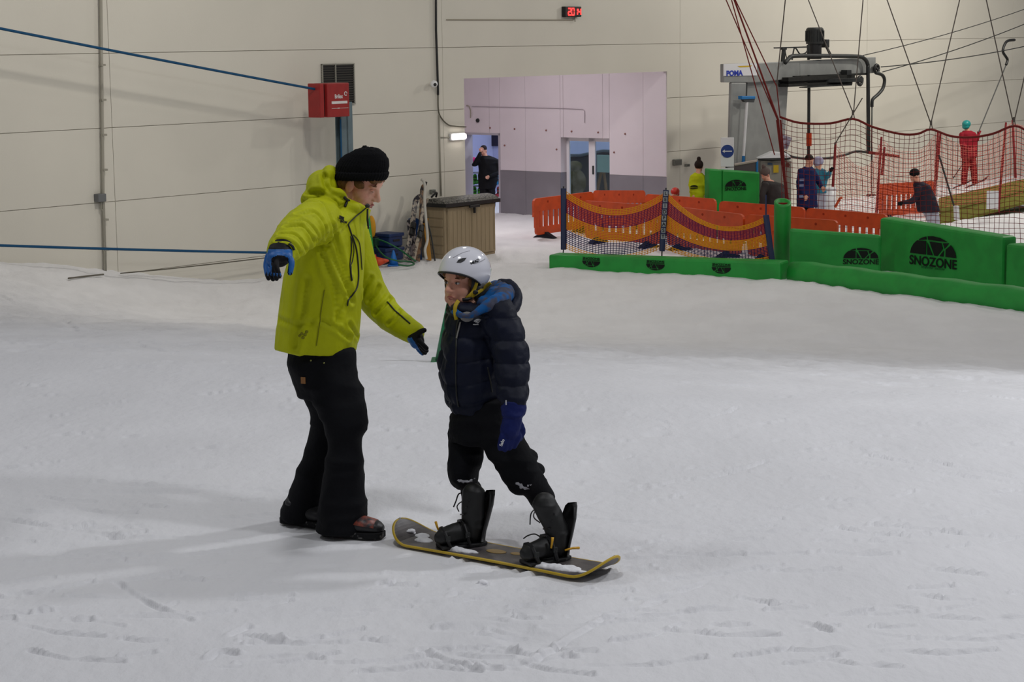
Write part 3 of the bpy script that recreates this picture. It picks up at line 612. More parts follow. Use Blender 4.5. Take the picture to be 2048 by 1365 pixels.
# low strip in front of the striped net
A, B = G(1097, 537), G(1561, 561); A[2] = B[2] = BZ; d1 = unit(B-A); dn = V(-d1[1], d1[0], 0)
t_ = thing('low_pad', 'low green crash pad strip in front of the striped net', 'pad', (A+B)/2)
hA = at(1097, 509, proj(A)[2])[2]-BZ; hB = at(1561, 524, proj(B)[2])[2]-BZ
mb = MB().hexa([A-V(0, 0, .1), B-V(0, 0, .1), B+dn*.4-V(0, 0, .1), A+dn*.4-V(0, 0, .1), A+V(0, 0, hA), B+V(0, 0, hB), B+dn*.4+V(0, 0, hB), A+dn*.4+V(0, 0, hA)]); build('cushion', mb, GREEN, t_, bev=.04)
for px in (1181, 1310, 1442):
    k = (px-1097)/464; p = A+(B-A)*k+V(0, 0, (hA+hB)/2*.62)-dn*.006; 
    while proj(p)[0] < px: p = p+d1*.02
    emblem(.36, p, d1, V(0, 0, 1), t_, flip=True)
# corner post
c = G(1566, 545)+V(0, .12, 0); c[2] = BZ; dP = proj(c)[2]; zt = at(1566, 403, dP)[2]
t_ = thing('corner_post', 'tall hollow green padded post at the corner of the barrier', 'post', c)
TL = .06
rg = [[V(c[0]+.15*math.cos(a), c[1]+.17*math.sin(a), z+(TL*math.sin(a) if z > 0-1.9+.2 else 0)) for a in np.linspace(0, 2*math.pi, 20, endpoint=False)] for z in (BZ-.05, zt-.02, zt)]
rg.append([V(c[0]+.10*math.cos(a), c[1]+.12*math.sin(a), zt+.01+TL*.7*math.sin(a)) for a in np.linspace(0, 2*math.pi, 20, endpoint=False)]); rg.append([V(c[0]+.09*math.cos(a), c[1]+.11*math.sin(a), zt-.2) for a in np.linspace(0, 2*math.pi, 20, endpoint=False)])
build('sleeve', MB().loft(rg), GREEN, t_, True)
mb = MB(); mb.cyl(V(c[0], c[1], zt-.19), V(c[0], c[1]+.01, zt-.01), .088); build('foam_core', mb, mat('foam_red', (120, 30, 26), .8), t_)
# big blocks
def block(name, lab, pA, pB, zA, zB, th, emb=None, lean=.0, bot=None):
    """front face bottom from pA to pB, tops zA, zB"""
    d1 = unit((pB-pA)*V(1, 1, 0)); dn = V(-d1[1], d1[0], 0); t_ = thing(name, lab, 'pad', (pA+pB)/2)
    lo = V(0, 0, .05); f = dn*lean
    mb = MB().hexa([pA-lo, pB-lo, pB+dn*th-lo, pA+dn*th-lo, V(pA[0], pA[1], zA)+f, V(pB[0], pB[1], zB)+f, V(pB[0], pB[1], zB)+dn*th, V(pA[0], pA[1], zA)+dn*th]); build('cushion', mb, GREEN, t_, bev=.05)
    return t_, d1, dn
def gb(px, py): p = onz(px, py, BZ); return p
A, B = gb(1757, 541), gb(2003, 573); zA = at(1757, 434, proj(A)[2])[2]; zB = at(2003, 473, proj(B)[2])[2]
t_, d1, dn = block('crash_block', 'large green crash block with a dark dome emblem', A, B, zA, zB, .34)
p = A+(B-A)*.46; p = V(p[0], p[1], at(1868, 512, proj(p)[2])[2])-dn*.01; emblem(1.1, p, d1, V(0, 0, 1), t_)
text('lettering', 'indoor snow', .07, GREEND, p-V(0, 0, .2)-dn*.004, d1, V(0, 0, 1), t_, .002, width=.55)
mb = MB(); a_ = V(A[0], A[1], zA)+dn*.12; b_ = V(B[0], B[1], zB)+dn*.12
A2, B2 = gb(2002, 574), gb(2240, 610); zA2 = at(2002, 486, proj(A2)[2])[2]; block('crash_block', 'green crash block at the right edge of the view', A2+dn*.05+d1*.03, B2+dn*.05, zA2, zA2, .34)
A3, B3 = gb(1578, 549), gb(1762, 550); zA3 = at(1586, 456, proj(A3)[2])[2]; zB3 = at(1752, 470, proj(B3)[2])[2]
t_, d3, dn3 = block('crash_block', 'green crash pad between the corner post and the large block', A3, B3, zA3, zB3, .12)
p = A3+(B3-A3)*.78; p = V(p[0], p[1], at(1720, 517, proj(p)[2])[2])-dn3*.01; emblem(.6, p, d3, V(0, 0, 1), t_)
# long bottom roll
A, B = gb(1573, 560), gb(2250, 648); hA = at(1572, 524, proj(A)[2])[2]-BZ; d1 = unit(B-A); dn = V(-d1[1], d1[0], 0)
t_ = thing('bottom_roll', 'long green padded roll along the foot of the crash blocks', 'pad', (A+B)/2); rg = []
for k in range(25):
    p = A+(B-A)*k/24; s_ = hA*(1+.04*math.sin(k*1.7)); e = min(1, .75+.25*k); rg.append([p+dn*x*e+V(0, 0, z) for x, z in ((.03, -.05), (0, .06), (.02, s_*.6), (.10, s_*.93), (.2, s_), (.34, s_*.98), (.42, s_*.8), (.44, -.05))])
build('cushion', MB().loft(rg), GREEN, t_, True)
mb = MB()
for k, u in enumerate((.1, .36, .42, .52)):
    p = A+(B-A)*u+dn*.1+V(0, 0, hA*.95); mb.ob(p-dn*.05, d1*(.12+.05*k), dn*.02, V(0, 0, .012))
for px in (1865, 1960):
    pass
# pad box by the lift
dG = 41.0; c0 = at(1418, 338, dG); c1 = at(1520, 345, dG+.3); A = V(c0[0], c0[1], BZ); B = V(c1[0], c1[1], BZ); d1 = unit(B-A); dn = V(-d1[1], d1[0], 0)
t_ = thing('pad_box', 'square green padded box with a dark dome emblem beside the lift', 'pad', (A+B)/2); w_ = np.linalg.norm(B-A)
for x0, x1 in ((0, .26), (.265, 1.)):
    mb = MB().hexa([A+d1*w_*x0, A+d1*w_*x1, A+d1*w_*x1+dn*.28, A+d1*w_*x0+dn*.28]+[q+V(0, 0, 1) for q in [V(0, 0, 0)]*0]+[V(q[0], q[1], c0[2]+(c1[2]-c0[2])*xx) for q, xx in ((A+d1*w_*x0, x0), (A+d1*w_*x1, x1), (A+d1*w_*x1+dn*.28, x1), (A+d1*w_*x0+dn*.28, x0))]); build('cushion', mb, GREEN, t_, bev=.03)
p = A+d1*w_*.52-dn*.01; p = V(p[0], p[1], at(1468, 375, dG)[2]); emblem(.46, p, d1, V(0, 0, 1), t_)
# ---- direction sign
t_ = thing('direction_sign', 'white sign with a blue circle and a left arrow, above a second one', 'sign', V(*(at(1453, 400, 41.62)[:2]), BZ)); BLU = mat('sign_blue', (24, 58, 132), .5)
for (y0, y1) in ((275, 334), (336, 395)):
    a, b = at(1441, y0, 41.62), at(1468, y1, 41.62); c = (a+b)/2; mb = MB(); mb.box(c, (abs(b[0]-a[0]), .03, a[2]-b[2])); bd = build('board', mb, WHITE, t_, bev=.008)
    r = .135; cc = c+V(0, -.02, .02); mb = MB(); mb.cyl(cc, cc+V(0, -.004, 0), r, n=28); build('disc', mb, BLU, bd)
    mb = MB(); mb.box(cc+V(.015, -.008, 0), (.16, .004, .022)); mb.prism([cc+V(-.11, -.006, 0), cc+V(-.05, -.006, -.035), cc+V(-.065, -.006, 0), cc+V(-.05, -.006, .035)], V(0, -.004, 0)); build('arrow', mb, WHITE, bd)
mb = MB(); a = at(1453, 340, 41.72); mb.tube([V(a[0], a[1], at(1453, 278, 41.72)[2]), V(a[0], a[1], BZ)], .025, 8); build('post', mb, DARK, t_)
# ---- drag lift station, parallel with the wall
LO = 2.4
def lp(px, py, off=LO): return wp(px, py, off)
base = lp(1510, 440); t_ = thing('drag_lift_station', 'grey drag lift station with a motor on top and bullwheel arm', 'ski lift', (base[0], base[1], BZ))
PAINT = mat('lift_paint', (150, 152, 150), .5, .2, var=.12, vscale=3)
def lslab(mb, quad, o0, o1): # quad of pixels, given offsets front/back
    f = [lp(x, y, o1) for x, y in quad]; b = [p-WN*(o1-o0) for p in f]; n = len(f)
    mb.add(f+b, [tuple(range(n)), tuple(range(2*n-1, n-1, -1))]+[(i, n+i, n+(i+1) % n, (i+1) % n) for i in range(n)])
mb = MB(); lslab(mb, [(1456, 450), (1484, 450), (1493, 165), (1463, 165)], LO-.04, LO+.03); build('column_flange', mb, PAINT, t_, bev=.02)
mb = MB(); lslab(mb, [(1480, 450), (1560, 450), (1578, 150), (1486, 160)], LO-.3, LO-.08); build('column', mb, PAINT, t_, bev=.02)
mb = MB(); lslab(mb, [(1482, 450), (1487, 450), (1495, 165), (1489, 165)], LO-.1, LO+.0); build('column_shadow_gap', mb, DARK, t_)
mb = MB(); lslab(mb, [(1448, 165), (1512, 165), (1600, 156), (1600, 122), (1512, 126), (1448, 128)], LO-.06, LO+.04); build('head_beam', mb, PAINT, t_, bev=.015)
mb = MB(); lslab(mb, [(1600, 156), (1752, 146), (1752, 114), (1600, 122)], LO-.1, LO+.02); build('arm_beam', mb, PAINT, t_, bev=.015)
mb = MB(); lslab(mb, [(1448, 152), (1448, 128), (1514, 126), (1514, 151)], LO+.04, LO+.06); sg_ = build('name_plate', mb, WHITE, t_)
text('lettering', 'POMA', .15, mat('poma_blue', (20, 52, 170), .5), lp(1469, 147, LO+.065), WD, V(0, 0, 1), sg_, .002, .006, width=.62)
mb = MB(); lslab(mb, [(1475, 132), (1505, 131), (1500, 134), (1480, 135)], LO+.06, LO+.064); build('yellow_flash', mb, mat('flash', (206, 170, 30), .5), sg_)
# motor
cb = lp(1629, 118, LO-.1); ct = lp(1629, 54, LO-.1)
mb = MB(); q = lambda py: V(cb[0], cb[1], lp(1629, py, LO-.1)[2])
mb.tube([q(88), q(58), q(55)], [.195, .195, .16], 24); mo = build('motor', mb, DARK, t_, bev=.01)
mb = MB(); mb.tube([q(118), q(87)], .155, 20); build('gearbox', mb, BLACK, t_)
for k in range(10):
    a = math.pi+math.pi*k/9; e = V(math.cos(a), math.sin(a), 0); mb = MB(); mb.ob(q(72)+e*.2, e*.012, np.cross(e, V(0, 0, 1))*.006, V(0, 0, .12)); build('fin', mb, DARK, mo)
mb = MB(); c = lp(1648, 87, LO-.1); mb.ob(c, WD*.07, WN*.1, V(0, 0, .09)); build('terminal_box', mb, DARK, t_, bev=.01)
mb = MB(); mb.tube([lp(1652, 92, LO), lp(1662, 112, LO)], .03, 6); build('motor_bracket', mb, DARK, t_); mb = MB(); mb.tube([lp(1616, 90, LO), lp(1617, 120, LO)], .03, 6); build('motor_bracket', mb, DARK, t_)
mb = MB(); mb.tube(spline([lp(x, y, LO+.12) for x, y in ((1570, 126), (1578, 117), (1590, 112), (1660, 112), (1715, 113), (1728, 117), (1735, 128), (1736, 150), (1737, 303))], 4), .045, 8); build('guide_rail', mb, DARK, t_, True)
mb = MB(); mb.tube([lp(1548, 96, LO), lp(1617, 94, LO)], .014, 6); mb.tube([lp(1565, 125, LO), lp(1568, 96, LO)], .045, 6); mb.ob(lp(1567, 97, LO), WD*.09, WN*.03, V(0, 0, .03)); mb.tube(spline([lp(x, y, LO) for x, y in ((1584, 120), (1588, 98), (1592, 97), (1600, 108), (1611, 106), (1616, 98))], 4), .016, 6); mb.tube(spline([lp(x, y, LO) for x, y in ((1570, 98), (1572, 112), (1576, 120))], 3), .012, 6); build('cable_support', mb, DARK, t_)
mb = MB()
for (y0, y1, x0, x1, o) in ((155, 163, 1577, 1710, .2), (163, 167, 1577, 1700, .15), (168, 174, 1577, 1705, .2), (152, 156, 1590, 1735, .1)): lslab(mb, [(x0, y0), (x1, y0-6), (x1, y1-6), (x0, y1)], LO-.25+o, LO+.0+o)
build('bullwheel_frame', mb, mat('lift_black', (40, 40, 38), .6, var=.3, vscale=8), t_)
mb = MB(); c = lp(1660, 160, LO-.15); mb.cyl(c-V(0, 0, .04), c+V(0, 0, .04), .75, n=32); build('bullwheel', mb, DARK, t_)
mb = MB(); lslab(mb, [(1614, 174), (1705, 166), (1704, 171), (1640, 174), (1614, 176)], LO+.1, LO+.3); lslab(mb, [(1694, 140), (1703, 140), (1703, 170), (1694, 170)], LO+.05, LO+.2); build('tension_frame', mb, DARK, t_)
for (x, y) in ((1753, 138), (1720, 162)):
    mb = MB(); c = lp(x, y, LO+.1); mb.tube([c+(WD*math.cos(a)+V(0, 0, 1)*math.sin(a))*.095 for a in np.linspace(0, 2*math.pi, 17)], .035, 6); mb.cyl(c-WN*.04, c+WN*.04, .035); mb.tube([c, c+WD*.09], .014, 5); mb.tube([c, c-WD*.05+V(0, 0, .08)], .014, 5); build('pulley', mb, BLACK, t_, True)
mb = MB(); mb.tube(spline([lp(x, y, LO+.15) for x, y in ((1752, 146), (1764, 150), (1769, 160), (1766, 176), (1757, 188), (1746, 198), (1744, 206), (1744, 214))], 4), .04, 8); mb.tube([lp(1744, 214, LO+.15), lp(1743, 320, LO+.15)], .016, 6); build('drag_hanger', mb, DARK, t_, True)
mb = MB(); mb.tube([lp(1743, 320, LO+.15), lp(1743, 388, LO+.15)], .012, 6); c = lp(1742, 390, LO+.15); mb.cyl(c-V(0, 0, .02), c+V(0, 0, .02), .12, .1); build('button_seat', mb, DARK, t_)
mb = MB(); mb.tube([lp(1618, 150, LO+.1), lp(1617, 320, LO+.1)], .035, 8); build('drop_pole', mb, DARK, t_)
mb = MB(); mb.tube([lp(1618, 266, LO+.1), lp(1618, 292, LO+.1)], .06, 10); build('pole_pad', mb, mat('pad_orange', (176, 58, 26), .6), t_)
mb = MB(); mb.tube(spline([lp(x, y, LO+.3) for x, y in ((1569, 305), (1585, 314), (1620, 318), (1660, 316), (1690, 310), (1712, 303), (1735, 305))], 4), .028, 8); build('guide_bar', mb, BLACK, t_, True)
mb = MB(); mb.tube([lp(1735, 305, LO+.3), lp(1797, 313, LO+.3)], .035, 8); build('guide_bar_end', mb, mat('bar_red', (120, 34, 34), .6), t_)
# haul cables, top right
def cable(px, q, o0, o1, r, lab, m_=DARK, name='haul_cable', cat='cable'):
    A = wp(*px, o0); B = wp(*q, o1); mb = MB(); mb.tube([A+(B-A)*k/12-V(0, 0, .12*4*(k/12)*(1-k/12)) for k in range(13)], r, 6); tag(build(name, mb, m_, smooth=True), lab, cat)
cable((1726, 111), (2150, -20), LO, LO, .010, 'uppermost thin lift cable rising to the right')
cable((1762, 134), (2150, 68), LO+.1, LO, .012, 'lowest lift cable leading right from the pulley')
cable((1765, 144), (2150, 4), LO-.3, LO-.3, .012, 'middle lift cable leading right from the bullwheel')
t2 = thing('drag_hanger', 'bent black drag lift hanger on the cable above the red skier', 'ski lift hanger', wp(2003, 140, LO)); mb = MB()
mb.tube(spline([lp(x, y) for x, y in ((2029, 80), (2015, 82), (2008, 92), (2006, 104), (2012, 114), (2015, 120), (2012, 130))], 4), .035, 8); build('spring_box', mb, BLACK, t2, True)
mb = MB(); mb.tube([lp(2012, 130), lp(1957, 265, LO)], .014, 6); build('drag_pole', mb, DARK, t2)
t2 = thing('broom', 'blue broom with a white handle leaning upside down on the lift column', 'broom', lp(1486, 400, LO+.2)*V(1, 1, 0)+V(0, 0, BZ)); mb = MB(); mb.tube([lp(1494, 200, LO+.2), lp(1487, 312, LO+.2)], .03, 8); build('handle', mb, WHITE, t2)
mb = MB(); mb.tube([lp(1487, 312, LO+.2), lp(1482, 415, LO+.2)], .032, 8); build('grip', mb, mat('broom_blue', (20, 112, 176), .5), t2)
mb = MB(); lslab(mb, [(1484, 192), (1511, 192), (1511, 198), (1484, 199)], LO+.15, LO+.25); build('head', mb, mat('broom_blue', (20, 112, 176), .5), t2, bev=.01)
mb = MB(); lslab(mb, [(1486, 199), (1510, 198), (1508, 205), (1490, 204)], LO+.17, LO+.23); build('bristles', mb, mat('bristle', (70, 72, 74), .8), t2)
# control cabinet
dC = 42.2; a, b = at(1521, 322, dC), at(1583, 322, dC); t2 = thing('control_cabinet', 'pale grey lift control cabinet with a white hood and yellow warning sign', 'cabinet', V((a[0]+b[0])/2, a[1]+.2, BZ))
mb = MB(); mb.hexa([V(a[0], a[1], BZ), V(b[0], b[1], BZ), V(b[0], b[1]+.4, BZ), V(a[0], a[1]+.4, BZ), V(a[0], a[1], a[2]), V(b[0], b[1], b[2]), V(b[0], b[1]+.4, b[2]), V(a[0], a[1]+.4, a[2])]); build('body', mb, mat('cabinet', (150, 146, 136), .5, var=.1, vscale=4), t2, bev=.01)
c = (a+b)/2+V(-.05, .2, 0); mb = MB(); mb.hexa([c+V(-.33, -.25, .05), c+V(.38, -.25, .05), c+V(.38, .25, .05), c+V(-.33, .25, .05), c+V(-.02, -.2, .19), c+V(.3, -.2, .15), c+V(.3, .2, .15), c+V(-.02, .2, .19)]); build('hood', mb, WHITE, t2, bev=.02)
mb = MB(); mb.tube([c+V(-.34, -.27, .04), c+V(-.05, -.28, .03), c+V(.35, -.27, .05)], [.02, .035, .02], 8); build('hood_trim', mb, BLACK, t2)
y_ = at(1552, 338, dC-.01); mb = MB(); mb.box(y_, (.11, .006, .16)); build('warning_sign', mb, mat('warn', (204, 170, 30), .5), t2)
y_ = at(1540, 328, dC-.01); mb = MB(); mb.box(y_, (.1, .006, .04)); build('label_plate', mb, mat('lab_blue', (60, 84, 110), .5), t2)
y_ = at(1575, 330, dC-.02); mb = MB(); mb.cyl(y_, y_-V(0, .04, 0), .045); build('knob', mb, mat('knob_brown', (96, 44, 36), .5), t2)
mb = MB(); c = at(1568, 285, 41.6); mb.prism([at(1562, 268, 41.6), at(1584, 276, 41.6), at(1575, 300, 41.6), at(1563, 296, 41.6)], V(0, .03, 0)); o = build('instruction_board', mb, mat('inst', (166, 160, 176), .6, col2=(110, 96, 110), vscale=12)); tag(o, 'small pale instruction board hanging at the net corner', 'sign')
# grey-red low board beside the pad box
a, b = at(1469, 330, 41.75), at(1514, 322, 41.75); mb = MB(); mb.hexa([V(a[0], a[1], BZ), V(b[0], b[1], BZ), V(b[0], b[1]+.06, BZ), V(a[0], a[1]+.06, BZ), a, b, b+V(0, .06, 0), a+V(0, .06, 0)]); t2 = thing('side_board', 'grey board with a pale rim behind the green pad box', 'board', V((a[0]+b[0])/2, a[1], BZ)); build('sheet', mb, mat('board_grey', (92, 84, 86), .6), t2)
mb = MB(); mb.tube([a, b], .03, 6); build('rim', mb, mat('rim_pale', (178, 166, 158), .6), t2); mb = MB(); mb.tube([b, b-V(0, 0, .3)], .025, 6); build('blue_edge', mb, mat('broom_blue', (20, 112, 176), .5), t2)
# ---- red safety nets
RNET = mat('net_red', (112, 36, 34), .7); RPOLE = mat('pole_red', (140, 32, 36), .5); PNET = mat('net_pale_red', (206, 104, 90), .7); WIRE = mat('wire', (92, 84, 78), .5, .4)
def dA(px): return 39.0-(px-1560)*.0045
top = [(1560, 234), (1600, 246), (1660, 247), (1706, 238), (1745, 254), (1800, 268), (1835, 268), (1862, 259), (1900, 272), (1940, 275), (1985, 268), (2030, 252), (2070, 268), (2150, 276), (2210, 262), (2260, 275), (2330, 280)]
TP = [np.array(p) for p in spline([V(a, b) for a, b in top], 4)]
t_ = thing('safety_net', 'coarse red safety net hung from wires in front of the lift', 'net', at(1800, 470, 38)*V(1, 1, 0)+V(0, 0, BZ))
def topy(px):
    xs = [p[0] for p in TP]; return float(np.interp(px, xs, [p[1] for p in TP]))
mb = MB(); mb.tube([at(p[0], p[1], dA(p[0])) for p in TP], .022, 6); build('head_rope', mb, RNET, t_, True)
mb = MB(); XS = np.arange(1564, 2320, 10.6)
def bot(px): return 470+(px-1560)*.04
ROWS = 22
for x in XS:
    mb.tube([at(x+2*math.sin(j*.8+x*.05), topy(x)*(1-j/6)+bot(x)*j/6, dA(x)+.03*math.sin(j+x*.02)) for j in range(7)], .0055, 3, cap=False)
for r in range(1, ROWS+1):
    v = r/ROWS; mb.tube([at(x, topy(x)*(1-v)+bot(x)*v+1.2*math.sin(x*.06+r), dA(x)) for x in XS], .0058, 3, cap=False)
o = build('netting', mb, RNET, t_); o['kind'] = 'stuff'
mb = MB(); mb.tube([at(1555, 240, 39.05), at(1562, 300, 39.05), at(1575, 400, 39.05), at(1578, 470, 39.05)], .03, 6); mb.tube([at(1561, 240, 39), at(1567, 310, 39), at(1572, 400, 39)], .018, 6); build('edge_rope', mb, RNET, t_)
def stay(p, q, lab, m_=RNET, r=.014, d0=39., d1=38.4):
    A, B = at(*p, d0), at(*q, d1); mb = MB(); mb.tube([A, B], r, 5); tag(build('stay_rope', mb, m_), lab, 'rope', 'stay ropes of the safety net')
for i, (p, q, lab) in enumerate([((1555, 240), (1447, -12), 'leftmost dark red stay rope rising over the lift plate'), ((1556, 243), (1458, -30), 'second dark red stay rope from the left over the lift plate'), ((1557, 241), (1464, -12), 'thick dark red stay rope slanting up from the net corner'),
                                 ((1549, 310), (1463, 0), 'dark red stay rope running down past the broom'), ((1560, 235), (1553, 170), 'short red rope from the net corner up to the knot'), ((1553, 172), (1466, -10), 'red stay rope from the knot up to the left'), ((1553, 172), (1572, -14), 'dark stay rope from the knot straight up to the roof')]):
    stay(p, q, lab, RNET if i != 6 else WIRE, .018 if i == 2 else .012)
for p, q, lab in (((1706, 226), (1612, -12), 'wire slanting down left to the first net hanger'), ((1707, 226), (1727, -12), 'wire dropping down to the first net hanger'), ((1861, 246), (1770, -12), 'wire slanting down to the second net hanger from the left'), ((1862, 246), (1922, -12), 'wire slanting down to the second net hanger from the right'),
                  ((2025, 240), (1970, -12), 'wire slanting down to the net hanger at the right edge'), ((2029, 240), (2075, 40), 'wire rising right from the net hanger at the right edge'), ((1669, 290), (1725, 196), 'thin wire from the net pole up to the small pulley')):
    A, B = at(*p, dA(p[0])), at(*q, dA(p[0])-.3); mb = MB(); mb.tube([A, B], .011, 5); tag(build('net_wire', mb, WIRE), lab, 'wire')
for x, y in ((1706, 232), (1862, 253), (2028, 246)):
    mb = MB(); mb.tube([at(x-.5, y-7, dA(x)), at(x-3, y+6, dA(x))], .01, 5); mb.tube([at(x+.5, y-7, dA(x)), at(x+3, y+5, dA(x))], .01, 5); mb.box(at(x, y-7, dA(x)), (.04, .03, .09)); build('hanger_clip', mb, WIRE, t_)
# finer red fence behind with leaning poles
t_ = thing('fine_net_fence', 'fine pale red net fence on red poles along the lift track', 'net fence', at(1850, 440, 44)*V(1, 1, 0)+V(0, 0, BZ))
def dB(px): return 43.0+(px-1670)*.012
poles = [((1671, 285), (1662, 440)), ((1763, 274), (1752, 440)), ((1769, 294), (1764, 350)), ((1876, 262), (1866, 440)), ((1881, 266), (1872, 360)), ((2012, 245), (1998, 405)), ((2025, 240), (2031, 356))]
for a, b in poles:
    mb = MB(); mb.tube([at(*a, dB(a[0])), at(*b, dB(a[0]))], [.025, .035], 8); build('pole', mb, RPOLE, t_)
ftop = [(1671, 290), (1690, 312), (1720, 335), (1745, 325), (1763, 282), (1790, 300), (1820, 304), (1850, 296), (1876, 268), (1920, 290), (1970, 288), (2012, 255), (2025, 246), (2070, 258), (2150, 250), (2320, 262)]
FT = spline([V(a, b) for a, b in ftop], 3); fx = [p[0] for p in FT]; fy = [p[1] for p in FT]; FXS = np.arange(1673, 2310, 5.3)
fb = lambda x: 440-(x-1670)*.12 if x > 1870 else 440
mb = MB()
for x in FXS: mb.tube([at(x+1.2*math.sin(j+x*.1), np.interp(x, fx, fy)*(1-j/4)+fb(x)*j/4, dB(x)) for j in range(5)], .0045, 3, cap=False)
for r in range(0, 27):
    v = r/26; mb.tube([at(x, np.interp(x, fx, fy)*(1-v)+fb(x)*v+.8*math.sin(x*.1+r*2), dB(x)) for x in FXS[::2]], .0045, 3, cap=False)
o = build('netting', mb, PNET, t_); o['kind'] = 'stuff'
# brace pole with white foot
t_ = thing('brace_pole', 'thin grey brace pole standing in a white block on the mat', 'pole', at(1915, 435, 42)); mb = MB(); mb.tube([at(1878, 310, 42.2), at(1908, 412, 42)], .02, 6); build('rod', mb, DARK, t_); mb = MB(); mb.ob(at(1913, 426, 42), V(.05, 0, .0), V(0, .06, 0), V(-.01, 0, .15)); build('block', mb, WHITE, t_, bev=.01)
# green mats up the lift track
MATG = mat('mat_green', (112, 112, 44), .9, var=.25, vscale=6, bump=.01, bscale=60)
def mat_strip(lab, near, farp):
    n = len(near); mb = MB(); vs = [at(*p) for p in near]+[at(*p) for p in farp]
    mb.add(vs+[p-V(0, 0, .06) for p in vs], [(i, i+1, n+i+1, n+i) for i in range(n-1)]+[(2*n+i+1, 2*n+i, 3*n+i, 3*n+i+1) for i in range(n-1)]+[(i+1, i, 2*n+i, 2*n+i+1) for i in range(n-1)]+[(n+i, n+i+1, 3*n+i+1, 3*n+i) for i in range(n-1)]+[(0, n, 3*n, 2*n), (n-1, 3*n-1, 4*n-1, 2*n-1)])
    tag(build('track_mat', mb, MATG), lab, 'mat')
mat_strip('near olive green mat strip on the lift track', [(1878, 446, 43.9), (1925, 438, 44.3), (2048, 404, 46), (2250, 352, 48)], [(1878, 428, 45.8), (1925, 417, 46.4), (2048, 384, 48), (2250, 330, 50)])
mat_strip('far olive green mat strip on the lift track', [(1878, 426, 46.), (1925, 415, 46.6), (2048, 382, 48.2), (2250, 328, 50.2)], [(1878, 396, 50.2), (1925, 386, 50.8), (2048, 358, 52), (2250, 300, 54)])
mb = MB(); p = [(1925, 470, 42), (2048, 410, 45.7), (2260, 356, 47.8), (2260, 480, 42), (2048, 490, 41)]; vs = [at(*q) for q in p]; 
t_ = thing('notice_board', 'blank white board standing at the edge of the mat', 'board', at(1985, 419, 43.5)); mb = MB(); a, b = at(1973, 382, 43.5), at(1997, 419, 43.5); mb.box((a+b)/2, (abs(b[0]-a[0]), .02, a[2]-b[2])); build('sheet', mb, WHITE, t_); mb = MB(); mb.tube([at(1999, 378, 43.55), at(1998, 424, 43.55)], .018, 6); build('stake', mb, RPOLE, t_)
# white bin and orange stick by the queue
mb = MB(); c = at(1650, 440, 42.5); t_ = thing('white_bin', 'white plastic bin behind the back row of barriers', 'bin', V(c[0], c[1], BZ)); zt = at(1650, 378, 42.5)[2]; mb.tube([V(c[0], c[1], BZ), V(c[0], c[1], zt)], [.2, .23], 20); build('body', mb, WHITE, t_, True); mb = MB(); mb.tube([V(c[0], c[1], zt), V(c[0], c[1], zt+.04)], [.24, .22], 20); build('lid', mb, WHITE, t_, True)
mb = MB(); mb.tube([at(1670, 415, 42), at(1680, 397, 42), at(1684, 396, 42)], .03, 6); tag(build('orange_handle', mb, ORANGE), 'bent orange handle sticking up behind the barriers', 'handle')
# ================================================================== THE TWO PEOPLE IN FRONT
SKIN = mat('skin', (222, 168, 142), .55, vscale=14, col2=(212, 146, 122)); LIP = mat('lips', (176, 98, 90), .5); EYEW = mat('eye_white', (190, 184, 180), .3); IRIS = mat('iris', (30, 24, 22), .3)
HAIR = mat('hair_sandy', (120, 84, 52), .6, var=.4, vscale=60); LIME = mat('jacket_lime', (184, 190, 12), .62, var=.08, vscale=9, bump=.0016, bscale=90)
LIMED = mat('jacket_smudge', (128, 128, 30), .8); ZIP = mat('zip_black', (22, 24, 20), .5); PANT = mat('trousers_black', (10, 11, 16), .85, bump=.002, bscale=70)
KNIT = mat('knit_black', (9, 9, 12), .9, bump=.003, bscale=140); BOOTB = mat('boot_black', (20, 20, 24), .5); NAVY = mat('puffer_navy', (14, 20, 40), .6, var=.25, vscale=6, bump=.0012, bscale=60)
BLUEG = mat('glove_blue', (14, 92, 166), .5); BLKG = mat('glove_black', (15, 15, 18), .6); ROYAL = mat('glove_royal', (14, 26, 84), .65, bump=.002, bscale=60)
def head_mb(sc=1., child=False):
    m = MB(); e = lambda c, r: m.ell(np.array(c)*sc, np.array(r)*sc, n=20, m=14)
    e((-.012, 0, .035), (.096, .076, .086)); e((.03, 0, -.03), (.062, .061, .085)); e((.02, 0, -.07), (.058, .054, .045)); e((.066, 0, -.094), (.024, .026, .02))
    for s in (-1, 1):
        e((.048, s*.034, -.04), (.031, .027, .034)); e((.074, s*.026, .021), (.017, .024, .0085)); e((-.006, s*.077, -.012), (.02, .009, .031)); e((.098, s*.0115, -.036), (.011, .009, .009)); e((.035, s*.046, -.072), (.04, .014, .03))
    m.tube([np.array(p)*sc for p in ((.086, 0, .016), (.097, 0, -.008), (.109, 0, -.03))], [.0095*sc, .0105*sc, .0135*sc], 12); e((.109, 0, -.031), (.0135, .0125, .0115))
    e((.083, 0, -.064), (.014, .024, .014)); e((.09, 0, .035), (.006, .035, .03)); return m
def xf(m, c, M): o = MB(); o.f = m.f; o.v = [tuple(np.array(c)+M@np.array(p)) for p in m.v]; return o
def frame(fwd, up=(0, 0, 1)):
    x = unit(fwd); y = unit(np.cross(up, x)); z = np.cross(x, y); return np.stack([x, y, z], 1)
